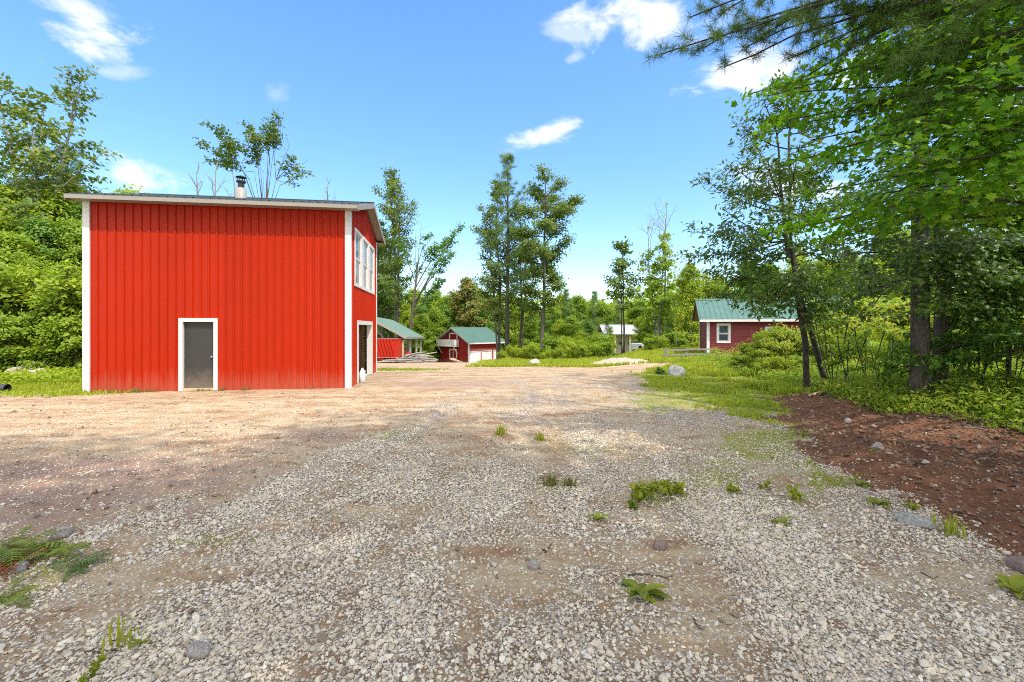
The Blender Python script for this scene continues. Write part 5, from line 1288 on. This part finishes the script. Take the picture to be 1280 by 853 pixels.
# ================================================================== ground cover (stuff)
def blades(name, label, cat, mat, x, y, h, w, seed, per=4, lean=.45, kind='stuff'):
    r = np.random.default_rng(seed); n = len(x) * per
    X = np.repeat(x, per) + r.normal(0, .03, n); Y = np.repeat(y, per) + r.normal(0, .03, n); Hh = np.repeat(h, per) * r.uniform(.5, 1.25, n)
    Z = H(X, Y) - .01
    a = r.uniform(0, 6.28, n); l = r.normal(0, lean, n); b = a + r.normal(0, .4, n)
    dx, dy = np.cos(a), np.sin(a); wx, wy = -np.sin(b), np.cos(b)
    ww = np.repeat(w, per) if np.ndim(w) else np.full(n, w)
    P0 = np.stack([X - wx * ww / 2, Y - wy * ww / 2, Z], 1); P1 = np.stack([X + wx * ww / 2, Y + wy * ww / 2, Z], 1)
    m = .55
    P2 = np.stack([X + dx * l * Hh * .35 + wx * ww * .35, Y + dy * l * Hh * .35 + wy * ww * .35, Z + Hh * m], 1)
    P3 = np.stack([X + dx * l * Hh * .35 - wx * ww * .35, Y + dy * l * Hh * .35 - wy * ww * .35, Z + Hh * m], 1)
    P4 = np.stack([X + dx * l * Hh, Y + dy * l * Hh, Z + Hh * np.clip(1 - abs(l) * .4, .4, 1)], 1)
    V = np.stack([P0, P1, P2, P3, P4], 1).reshape(-1, 3); i = np.arange(n) * 5
    o = mk(name, V, [np.stack([i, i + 1, i + 2, i + 3], 1), np.stack([i + 3, i + 2, i + 4], 1)], M[mat])
    return tag(o, label, cat, kind=kind)

def area(n, seed, x0, x1, y0, y1):
    r = np.random.default_rng(seed); return r.uniform(x0, x1, n), r.uniform(y0, y1, n), r
# grass right of the yard
x, y, r = area(60000, 201, 3.2, 14, 8.5, 24); g, gr, so, mo = masks(x, y); sd = soil_d(x, y)
k = (r.uniform(0, 1, len(x)) < gr * .62 * sst(.36, .54, fbm(x, y, .9, 210))) & (so < .5) & ~((sd > .2) & (y < 12.5)); x, y = x[k], y[k]
blades('grass', 'short yellow green grass along the right side of the yard', 'grass', 'grass', x, y, .05 + .10 * fbm(x, y, .8, 202) ** 2 * 2 + .10 * (x > 7.2), .012 + .0009 * y, 203)
x, y, r = area(16000, 204, -24, -9, 11.6, 20); g, gr, so, mo = masks(x, y)
k = (r.uniform(0, 1, len(x)) < gr) ; x, y = x[k], y[k]
blades('grass', 'yellow green grass left of the barn', 'grass', 'grass', x, y, .06 + .22 * fbm(x, y, .6, 205) ** 2, .028, 206)
x, y, r = area(60000, 207, -3, 20, 23.5, 48); g, gr, so, mo = masks(x, y)
inh = (x > 11) & (x < 21) & (y > 22) & (y < 34)
k = (r.uniform(0, 1, len(x)) < gr) & (np.abs(x / y) < .62) & ~((np.hypot((x - 6) / 2.2, (y - 25.6) / 1.1) < 1)) ; x, y = x[k], y[k]
blades('grass', 'tall yellow green grass and weeds at the far edge of the yard', 'grass', 'grass', x, y, .18 + .5 * fbm(x, y, .35, 208) ** 2 * sst(25, 30, y), .07, 209)
x, y, r = area(3000, 211, -8.5, -3, 19.5, 23); g, gr, so, mo = masks(x, y)
k = r.uniform(0, 1, len(x)) < gr; x, y = x[k], y[k]
blades('grass', 'thin strip of grass in front of the shed', 'grass', 'grass', x, y, .06 + 0 * x, .03, 212)
# sparse sprouts in the gravel
x, y, r = scatter(52000, 221, 2.4, 13, 1.3); g, gr, so, mo = masks(x, y)
k = (r.uniform(0, 1, len(x)) < np.clip(mo * .7 - .05, 0, 1)) & (so < .4); x, y = x[k], y[k]
blades('sparse_grass', 'sparse short sprouts coming up through the gravel', 'grass', 'grass', x, y, .02 + .035 * fbm(x, y, 2., 222), .005 + .0008 * y, 223, 4, .7)

r = np.random.default_rng(225); s = r.uniform(-.2, 7.6, 900); o = np.abs(r.normal(0, .14, 900)) + .03
x = -12.33 + s * .99 + o * .1447; y = 13.02 + s * .1447 - o * .99; k = fbm(x, y, 1.5, 226) > .56; x, y = x[k], y[k]
blades('sparse_grass', 'stray grass sprouting along the foot of the barn wall', 'grass', 'dry_grass', x, y, .05 + .12 * r.uniform(0, 1, len(x)) ** 2, .012, 227, 4, .5)
x, y, r = area(9000, 228, 6.5, 16, 13.5, 22); k = (fbm(x, y, .7, 229) > .46) & (soil_d(x, y) > -2) & (x > 7.2 + (y - 13.5) * .12); x, y = x[k], y[k]
blades('tall_weeds', 'tall grassy weeds at the foot of the yellow green shrubs', 'weeds', 'grass', x, y, .22 + .4 * fbm(x, y, 1.2, 230) ** 2, .022, 235, 3, .5)
r = np.random.default_rng(236); y = r.uniform(5.2, 12, 1500); x = np.interp(y, SB_Y, SB_X) - .25 + r.normal(0, .28, 1500); k = fbm(x, y, 1.4, 237) > .5; x, y = x[k], y[k]
blades('sparse_grass', 'thin strip of low grass between the gravel and the soil bank', 'grass', 'grass', x, y, .04 + .06 * r.uniform(0, 1, len(x)), .008, 238, 4, .6)
# straw bits and dead leaves blown over the gravel
x, y, r = scatter(1300, 239, 2.2, 12, 1.3); n = len(x); g, gr, so, mo = masks(x, y); k = (gr < .5); x, y = x[k], y[k]; n = len(x)
M['litter'] = leafmat('litter', (.10, .07, .045), (.22, .16, .10), (.40, .33, .22), .1)
o = leaves('straw_litter', M['litter'], 'blade', np.stack([x, y, H(x, y) + .022], 1), r.normal(0, .35, (n, 3)) + np.array([0, 0, 1.]), r.normal(0, 1, (n, 3)), r.uniform(.03, .11, n))
tag(o, 'bits of straw and dead leaf blown over the gravel', 'litter', kind='stuff')
# leafy undergrowth on the right, behind the soil bank
r = np.random.default_rng(231); n = 11000
y = r.uniform(5.5, 24, n); x = np.interp(y, SB_Y, SB_X) + 1.2 + r.uniform(0, 1, n) * (6.5 + y * .55)
sd = soil_d(x, y)
k = (sd > np.interp(y, WF_Y, WF_D) + .4 * fbm(x, y, 1., 232) - .1) & ((y < 12.) | (x > 8.6)) & ~((x > 11.) & (x < 21) & (y > 21.)) & (x / y < 1.75); x, y = x[k], y[k]
hgt = .22 + .75 * fbm(x, y, .55, 233) * sst(0., 2.5, soil_d(x, y) - np.interp(y, WF_Y, WF_D))
per = 9; C = np.repeat(np.stack([x, y, H(x, y)], 1), per, 0); nn = len(C); rr_ = r.uniform(0, 1, nn)
C[:, :2] += r.normal(0, .13, (nn, 2)); C[:, 2] += np.repeat(hgt, per) * rr_ + .02
o = leaves('undergrowth', M['leaf_mid'], 'diamond', C, r.normal(0, .5, (nn, 3)) + np.array([0, 0, .9]), r.normal(0, 1, (nn, 3)), r.uniform(.05, .115, nn))
tag(o, 'ferny leafy undergrowth under the trees on the right', 'undergrowth', kind='stuff')
k3 = (r.uniform(0, 1, len(x)) < .55) & (fbm(x, y, .5, 247) > .42) & (y > 8); x3, y3, h3 = x[k3], y[k3], hgt[k3] * 1.35
C = np.repeat(np.stack([x3, y3, H(x3, y3)], 1), per, 0); nn = len(C); C[:, :2] += r.normal(0, .15, (nn, 2)); C[:, 2] += np.repeat(h3, per) * r.uniform(.35, 1, nn)
o = leaves('tall_weeds', M['leaf_gold'], 'lance', C, r.normal(0, .5, (nn, 3)) + np.array([0, -.4, .9]), r.normal(0, 1, (nn, 3)), r.uniform(.07, .16, nn))
tag(o, 'bright yellow green leafy weeds among the undergrowth on the right', 'weeds', kind='stuff')
k2 = r.uniform(0, 1, len(x)) < .6
blades('undergrowth_stems', 'grassy stems among the undergrowth on the right', 'undergrowth', 'leaf_mid', x[k2], y[k2], hgt[k2] * 1.1, .012, 234, 3, .4)
# leafy weeds left of the barn, over the low rocks
r = np.random.default_rng(241); n = 2600; x = r.uniform(-24, -12.6, n); y = r.uniform(14.5, 19.5, n)
k = fbm(x, y, .7, 242) > .40; x, y = x[k], y[k]; per = 7
C = np.repeat(np.stack([x, y, H(x, y)], 1), per, 0); nn = len(C); C[:, :2] += r.normal(0, .14, (nn, 2)); C[:, 2] += r.uniform(0, .5, nn) * np.repeat(fbm(x, y, .8, 243) + .2, per)
o = leaves('ground_cover', M['leaf_yel'], 'diamond', C, r.normal(0, .5, (nn, 3)) + np.array([0, 0, .9]), r.normal(0, 1, (nn, 3)), r.uniform(.07, .15, nn))
tag(o, 'low leafy weeds below the wood edge left of the barn', 'ground cover', kind='stuff')
# dead leaves and twigs along the foot of the undergrowth
r = np.random.default_rng(251); n = 2600; y = r.uniform(3.2, 9.5, n); x = np.interp(y, SB_Y, SB_X) + r.normal(3.2, 1.0, n)
C = np.stack([x, y, H(x, y) + .02 + r.uniform(0, .03, n)], 1)
M['litter'] = leafmat('litter', (.10, .07, .045), (.20, .15, .10), (.34, .28, .20), .1)
o = leaves('leaf_litter', M['litter'], 'diamond', C, r.normal(0, .4, (n, 3)) + np.array([0, 0, 1.]), r.normal(0, 1, (n, 3)), r.uniform(.03, .08, n))
tag(o, 'brown leaf litter along the foot of the undergrowth', 'leaf litter', kind='stuff')

# far woods that read as one mass
r = np.random.default_rng(261); n = 26000
az = r.uniform(-1.2, 1.2, n); d = r.uniform(88, 130, n); x = d * np.sin(az); y = d * np.cos(az); top = 7 + 6 * fbm(x, y, .08, 262) + 3 * fbm(x, y, .4, 263)
z = H(x, y) + top * r.uniform(0, 1, n) ** .8
o = leaves('far_woods', M['leaf_mid'], 'diamond', np.stack([x, y, z], 1), r.normal(0, .6, (n, 3)) + np.array([0, -.3, .8]), r.normal(0, 1, (n, 3)), r.uniform(.9, 1.8, n))
tag(o, 'distant green woods closing the horizon', 'woods', kind='stuff')

# ================================================================== single small plants
def weed(name, label, cat, u, v, seed, kind='rosette', size=.16, nl=12, mat='weed', group=None):
    x, y = flat(u, v); r = np.random.default_rng(seed); z = float(H(x, y))
    root = thing(name, label, cat, (x, y, z)); P = []; Q = []; n0 = 0; T3 = []
    if kind == 'rosette':
        for i in range(nl):
            a = i * 2.4 + r.normal(0, .3); e = r.uniform(.25, 1.1); L = size * r.uniform(.6, 1.15); wd = L * r.uniform(.16, .24)
            d = np.array([math.cos(a), math.sin(a), 0]); s = np.array([-math.sin(a), math.cos(a), 0]); m = 6
            for k in range(m):
                t = k / (m - 1); w = wd * math.sin(math.pi * min(.97, .10 + .9 * t)) ** .8
                c = d * L * t * math.cos(e * (1 - .5 * t)) + np.array([0, 0, L * (math.sin(e) * t - .45 * t * t) + .01])
                P += [c + s * w + (0, 0, w * .35), c, c - s * w + (0, 0, w * .35)]
            for k in range(m - 1):
                b = n0 + k * 3; Q += [(b, b + 3, b + 4, b + 1), (b + 1, b + 4, b + 5, b + 2)]
            n0 += m * 3
        mk('leaves', P, [np.array(Q)], M[mat], root, True)
    elif kind == 'frond':
        for i in range(nl):
            a = i * 2.4 + r.normal(0, .4); L = size * r.uniform(.6, 1.2); e = r.uniform(.35, .9)
            d = np.array([math.cos(a), math.sin(a), 0]); s = np.array([-math.sin(a), math.cos(a), 0])
            for k in range(1, 15):
                t = k / 15; c = d * L * t * .9 + np.array([0, 0, L * (math.sin(e) * t - .62 * t * t) + .01]); w = L * .30 * (1 - t) ** .8 * min(1, t * 4 + .3)
                for sg in (-1, 1):
                    q = c + s * sg * w + d * w * .35 - np.array([0, 0, w * .25]); hw = d * L * .026
                    P += [c - hw, q, c + hw]; T3.append((n0, n0 + 1, n0 + 2)); n0 += 3
            for k in range(8):
                t0, t1 = k / 8, (k + 1) / 8
                c0, c1 = [d * L * t * .9 + np.array([0, 0, L * (math.sin(e) * t - .62 * t * t) + .01]) for t in (t0, t1)]
                P += [c0 - s * .004, c0 + s * .004, c1]; T3.append((n0, n0 + 1, n0 + 2)); n0 += 3
        mk('fronds', P, [np.array(T3)], M[mat], root)
    elif kind == 'tuft':
        for i in range(nl):
            a = r.uniform(0, 6.28); L = size * r.uniform(.5, 1.2); l = r.uniform(.2, 1.0); b = np.array([r.normal(0, size * .25), r.normal(0, size * .25), 0])
            d = np.array([math.cos(a), math.sin(a), 0]); s = np.array([-math.sin(a), math.cos(a), 0]) * (.004 + .012 * size)
            m1 = b + d * L * l * .35 + (0, 0, L * .6); e1 = b + d * L * l + (0, 0, L * (1 - .4 * l))
            P += [b - s, b + s, m1 + s * .8, m1 - s * .8, e1]; Q.append((n0, n0 + 1, n0 + 2, n0 + 3)); T3.append((n0 + 3, n0 + 2, n0 + 4)); n0 += 5
        mk('leaves', P, [np.array(Q), np.array(T3)], M[mat], root)
    elif kind == 'leafy':
        T = Tree(seed); 
        for i in range(max(3, nl // 6)):
            a = r.uniform(0, 6.28); pts = T.limb(np.zeros(3), dirv(a, r.uniform(.25, 1.2)), size * r.uniform(.6, 1.3), .004, .1, .1, 5, 4)
            T.twigs(pts, 4, size * .4, .2, 3, tr=.002)
        T.build_wood('stems', M[mat], root); T.leaves('leaves', M[mat], 'diamond', 3, size * .10, size * .30, .6, .9, .4, .3, root)
    return root
weed('weed', 'bright yellow green weed with long leaves alone in the gravel near the bottom', 'weed', 801, 742, 301, 'rosette', .20, 13)
weed('weed', 'small yellow green seedling left of the weed patch in mid gravel', 'weed', 748, 650, 302, 'rosette', .12, 8)
weed('weed', 'leafy sprawling weed forming the left half of the weed patch in mid gravel', 'weed', 806, 628, 303, 'leafy', 0.21, 26)
weed('weed', 'deep green leafy weed forming the right half of the weed patch in mid gravel', 'weed', 838, 618, 304, 'leafy', 0.22, 34)
weed('weed', 'low yellowish leafy tuft at the top of the weed patch in mid gravel', 'weed', 812, 612, 305, 'leafy', 0.14, 20)
weed('weed', 'dark flat weed at the lower left corner of the weed patch in mid gravel', 'weed', 786, 634, 306, 'leafy', 0.11, 16, 'fern')
weed('weed', 'compact round green weed in the gravel right of the weed patch', 'weed', 914, 616, 307, 'leafy', 0.12, 22)
weed('weed', 'small light green weed near the mossy strip on the right', 'weed', 956, 610, 308, 'leafy', 0.09, 16)
weed('weed', 'upright leafy weed on the gravel just off the soil bank edge', 'weed', 1001, 622, 309, 'leafy', 0.14, 20)
weed('weed', 'pale green weed alone on open gravel below the soil bank', 'weed', 976, 656, 310, 'rosette', .13, 10)
weed('weed', 'broad leaved seedling highest along the soil bank edge', 'weed', 1072, 608, 311, 'rosette', .15, 6, 'fern')
weed('weed', 'glossy broad leaved plant at the soil bank edge', 'weed', 1099, 632, 312, 'rosette', .17, 9)
weed('weed', 'yellowish sprig on the soil above the flat grey rock', 'weed', 1143, 638, 313, 'leafy', 0.09, 12)
weed('weed', 'grassy spiky tuft below the soil bank edge beyond the flat rock', 'weed', 1190, 668, 314, 'tuft', .20, 34)
weed('weed', 'bright broad leaved plant at the right edge under the soil bank', 'weed', 1270, 744, 315, 'rosette', .17, 9)
weed('weed', 'yellow sprout alone in the middle of the bare soil', 'weed', 1096, 576, 316, 'leafy', 0.07, 8)
weed('grass_tuft', 'dry brownish grass tuft in mid gravel left of the weed patch', 'grass tuft', 690, 606, 317, 'tuft', .16, 60, 'dry_grass')
weed('grass_tuft', 'second half of the dry grass tuft, nearer the weed patch', 'grass tuft', 712, 607, 318, 'tuft', .14, 60, 'dry_grass')
weed('grass_tuft', 'dark green grass tuft on the rut line at mid yard', 'grass tuft', 626, 548, 319, 'tuft', .20, 50, 'weed')
weed('grass_tuft', 'small green grass tuft just right of the rut line at mid yard', 'grass tuft', 676, 550, 320, 'tuft', .16, 46, 'weed')
weed('grass_tuft', 'tall thin blade tuft in the lower left gravel', 'grass tuft', 152, 806, 321, 'tuft', .20, 16, 'weed')
weed('weed', 'little green seedling right of the tall blade tuft in the lower left gravel', 'weed', 176, 808, 322, 'rosette', .07, 7)
weed('weed', 'small yellow green sprout at the bottom edge of the lower left gravel', 'weed', 118, 846, 323, 'leafy', 0.07, 12)
weed('fern', 'green fern with long low fronds at the left edge of the gravel', 'fern', 18, 692, 324, 'frond', .50, 12, 'fern')
weed('fern', 'green fern spilling right over the gravel beside the tawny stone', 'fern', 62, 694, 325, 'frond', .42, 12, 'fern')
weed('fern', 'pale grey green fern frond lying flat on the gravel', 'fern', 92, 712, 326, 'frond', .30, 7, 'leaf_sparse')
weed('fern', 'withered rusty red fern fronds at the left edge', 'fern', 14, 712, 327, 'frond', .26, 12, 'rust_fern')
weed('fern', 'yellow green fern frond lowest at the left edge', 'fern', 12, 750, 328, 'frond', .30, 8, 'fern')
weed('fern', 'green fern growing out of the undergrowth edge onto the soil bank', 'fern', 1140, 520, 329, 'frond', .55, 12, 'fern')
weed('fern', 'bright fern near the right edge among the leaf litter', 'fern', 1268, 524, 330, 'frond', .5, 12, 'fern')
weed('weed', 'small leafy plant beside the grey boulder', 'weed', 826, 468, 331, 'leafy', 0.28, 26, 'leaf_cherry')

# sticks
def stick(label, p, q, r0, mat='twig', seed=0, name='stick', forks=0):
    r = np.random.default_rng(seed); (x0, y0), (x1, y1) = flat(*p), flat(*q)
    n = 8; t = np.linspace(0, 1, n); x = x0 + (x1 - x0) * t + r.normal(0, .012, n); y = y0 + (y1 - y0) * t + r.normal(0, .012, n)
    z = H(x, y); z = np.maximum(z, np.linspace(z[0], z[-1], n)) + r0 * .8
    m = MB(); pts = np.stack([x, y, z], 1); c = pts[0].copy(); m.tube(pts - c, np.linspace(r0, r0 * .5, n), 7, True)
    for k in range(forks):
        a = pts[3 + k % 4] - c; m.tube([a, a + r.normal(0, .12, 3) * (1, 1, .2) + (0, 0, .02), a + r.normal(0, .22, 3) * (1, 1, .2) + (0, 0, .03)], [r0 * .5, r0 * .35, r0 * .2], 5)
    o = m.build(name, M[mat], None, True); o.location = c
    return tag(o, label, 'stick' if name == 'stick' else 'board')
stick('short split wooden board lying at the far tip of the soil bank', (1012, 505), (1036, 500), .035, 'tanwood', 1, 'board')
stick('long pale bare branch lying across the leaf litter at the right edge', (1225, 546), (1300, 551), .018, 'twig', 2, forks=4)
stick('forked grey branch in the litter just below the undergrowth', (1180, 552), (1240, 560), .012, 'twig', 3, forks=4)
stick('thin dark twig lying on the gravel behind the bright yellow green weed', (786, 717), (842, 722), .007, 'darkwood', 4)
stick('thin pale straw standing out on the gravel near the bottom', (562, 838), (564, 800), .006, 'twig', 5)
stick('short dark twig on the gravel left of the brown patch', (679, 690), (688, 678), .006, 'darkwood', 6)
stick('short dark twig in the gravel at the bottom right of the brown patch', (866, 772), (878, 788), .006, 'darkwood', 7)
stick('thin dark straight twig in the lower left gravel', (108, 818), (156, 816), .006, 'darkwood', 8)

# ================================================================== camera, light, sky
cam = bpy.data.cameras.new('camera'); co = bpy.data.objects.new('camera', cam); COL.objects.link(co); SC.camera = co
co.location = (0, 0, CH); co.rotation_euler = (R(90), 0, 0)
cam.sensor_width = 36.; cam.lens = 36. * F / 1280.; cam.shift_y = -(426.5 - V0) / 1280.; cam.clip_start = .05; cam.clip_end = 3000
SAZ, SEL = R(42), R(57)       # sun: right of straight behind the camera
to_sun = Vector((math.sin(SAZ) * math.cos(SEL), -math.cos(SAZ) * math.cos(SEL), math.sin(SEL)))
sl = bpy.data.lights.new('sun', 'SUN'); sl.energy = SUN_E; sl.angle = R(.8); sl.color = (1., .955, .87)
so_ = bpy.data.objects.new('sun', sl); COL.objects.link(so_); so_.rotation_euler = to_sun.to_track_quat('Z', 'Y').to_euler()

w = bpy.data.worlds.new('World'); SC.world = w; w.use_nodes = True; nt = w.node_tree; nt.nodes.clear()
wt = NT.__new__(NT); wt.t = nt; wt.m = None
out = nt.nodes.new('ShaderNodeOutputWorld'); bg = nt.nodes.new('ShaderNodeBackground'); bg.inputs['Strength'].default_value = SKY_S
sky = nt.nodes.new('ShaderNodeTexSky'); sky.sky_type = 'NISHITA'; sky.sun_disc = False; sky.sun_elevation = SEL
sky.sun_rotation = math.atan2(to_sun.x, to_sun.y)
sky.air_density = 1.0; sky.dust_density = .6; sky.ozone_density = 2.2
hs = nt.nodes.new('ShaderNodeHueSaturation'); hs.inputs['Hue'].default_value = SKY_H; hs.inputs['Saturation'].default_value = SKY_SAT; hs.inputs['Value'].default_value = SKY_V; nt.links.new(sky.outputs[0], hs.inputs['Color'])
tc = nt.nodes.new('ShaderNodeTexCoord'); sx = nt.nodes.new('ShaderNodeSeparateXYZ'); nt.links.new(tc.outputs['Generated'], sx.inputs[0])
fwd = wt.math('MAXIMUM', sx.outputs[1], .02); A_ = wt.math('DIVIDE', sx.outputs[0], fwd); B_ = wt.math('DIVIDE', sx.outputs[2], fwd)
# clouds: soft bodies at their own directions in the sky, broken up by noise on the direction vector
mp = nt.nodes.new('ShaderNodeMapping'); mp.inputs['Scale'].default_value = (1, 1, 2.1); nt.links.new(tc.outputs['Generated'], mp.inputs['Vector'])
n1 = wt.noise(9., 7, .62, mp.outputs[0], .35); n2 = wt.noise(3.5, 3, .5, mp.outputs[0])
tot = None
for (u, v, ru, rv, s, tilt) in CLOUDS:
    a = wt.math('SUBTRACT', A_, (u - U0) / F); b = wt.math('SUBTRACT', B_, (V0 - v) / F)
    c_, s_ = math.cos(tilt), math.sin(tilt)
    a2 = wt.math('DIVIDE', wt.math('ADD', wt.math('MULTIPLY', a, c_), wt.math('MULTIPLY', b, s_)), ru / F); b2 = wt.math('DIVIDE', wt.math('SUBTRACT', wt.math('MULTIPLY', b, c_), wt.math('MULTIPLY', a, s_)), rv / F)
    d = wt.math('SUBTRACT', 1., wt.math('SQRT', wt.math('ADD', wt.math('MULTIPLY', a2, a2), wt.math('MULTIPLY', b2, b2))))
    k = wt.math('MULTIPLY', wt.smooth(wt.math('ADD', d, wt.math('MULTIPLY', wt.math('SUBTRACT', n1, .52), 3.4)), .0, .9), s)
    tot = k if tot is None else wt.math('MAXIMUM', tot, k)
tot = wt.math('MULTIPLY', tot, wt.math('GREATER_THAN', sx.outputs[1], .05))

# added unseen bright cloud overhead and behind the viewpoint, to fill the shade
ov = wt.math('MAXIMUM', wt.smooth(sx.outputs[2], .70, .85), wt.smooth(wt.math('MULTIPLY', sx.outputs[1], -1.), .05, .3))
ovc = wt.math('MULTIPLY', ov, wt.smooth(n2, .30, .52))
ele = wt.n('ShaderNodeMapRange'); nt.links.new(sx.outputs[2], ele.inputs[0]); ele.inputs[1].default_value = .0; ele.inputs[2].default_value = .5; ele.inputs[3].default_value = SKY_LO; ele.inputs[4].default_value = 1.
skyc = wt.n('ShaderNodeVectorMath', operation='SCALE'); nt.links.new(hs.outputs[0], skyc.inputs[0]); nt.links.new(ele.outputs[0], skyc.inputs[3])
mx = wt.mix(tot, skyc.outputs[0], CLOUD_C)
mx = wt.mix(ovc, mx, tuple(c * FILL_GAIN for c in CLOUD_C))
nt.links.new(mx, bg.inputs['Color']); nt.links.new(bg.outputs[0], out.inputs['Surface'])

vs = SC.view_settings; vs.view_transform = 'Standard'; vs.look = 'None'; vs.gamma = 1.; vs.exposure = EXPO; vs.use_curve_mapping = False
SC.render.engine = 'CYCLES'; cy = SC.cycles
SC.cycles.filter_width = 1.0; cy.use_denoising = DENOISE; cy.max_bounces = 6; cy.diffuse_bounces = 3; cy.glossy_bounces = 2; cy.transmission_bounces = 3; cy.transparent_max_bounces = 4; cy.sample_clamp_indirect = 4.
try: cy.denoiser = 'OPENIMAGEDENOISE'; cy.denoising_prefilter = 'ACCURATE'
except Exception: pass
cy.use_adaptive_sampling = True; cy.adaptive_threshold = .007
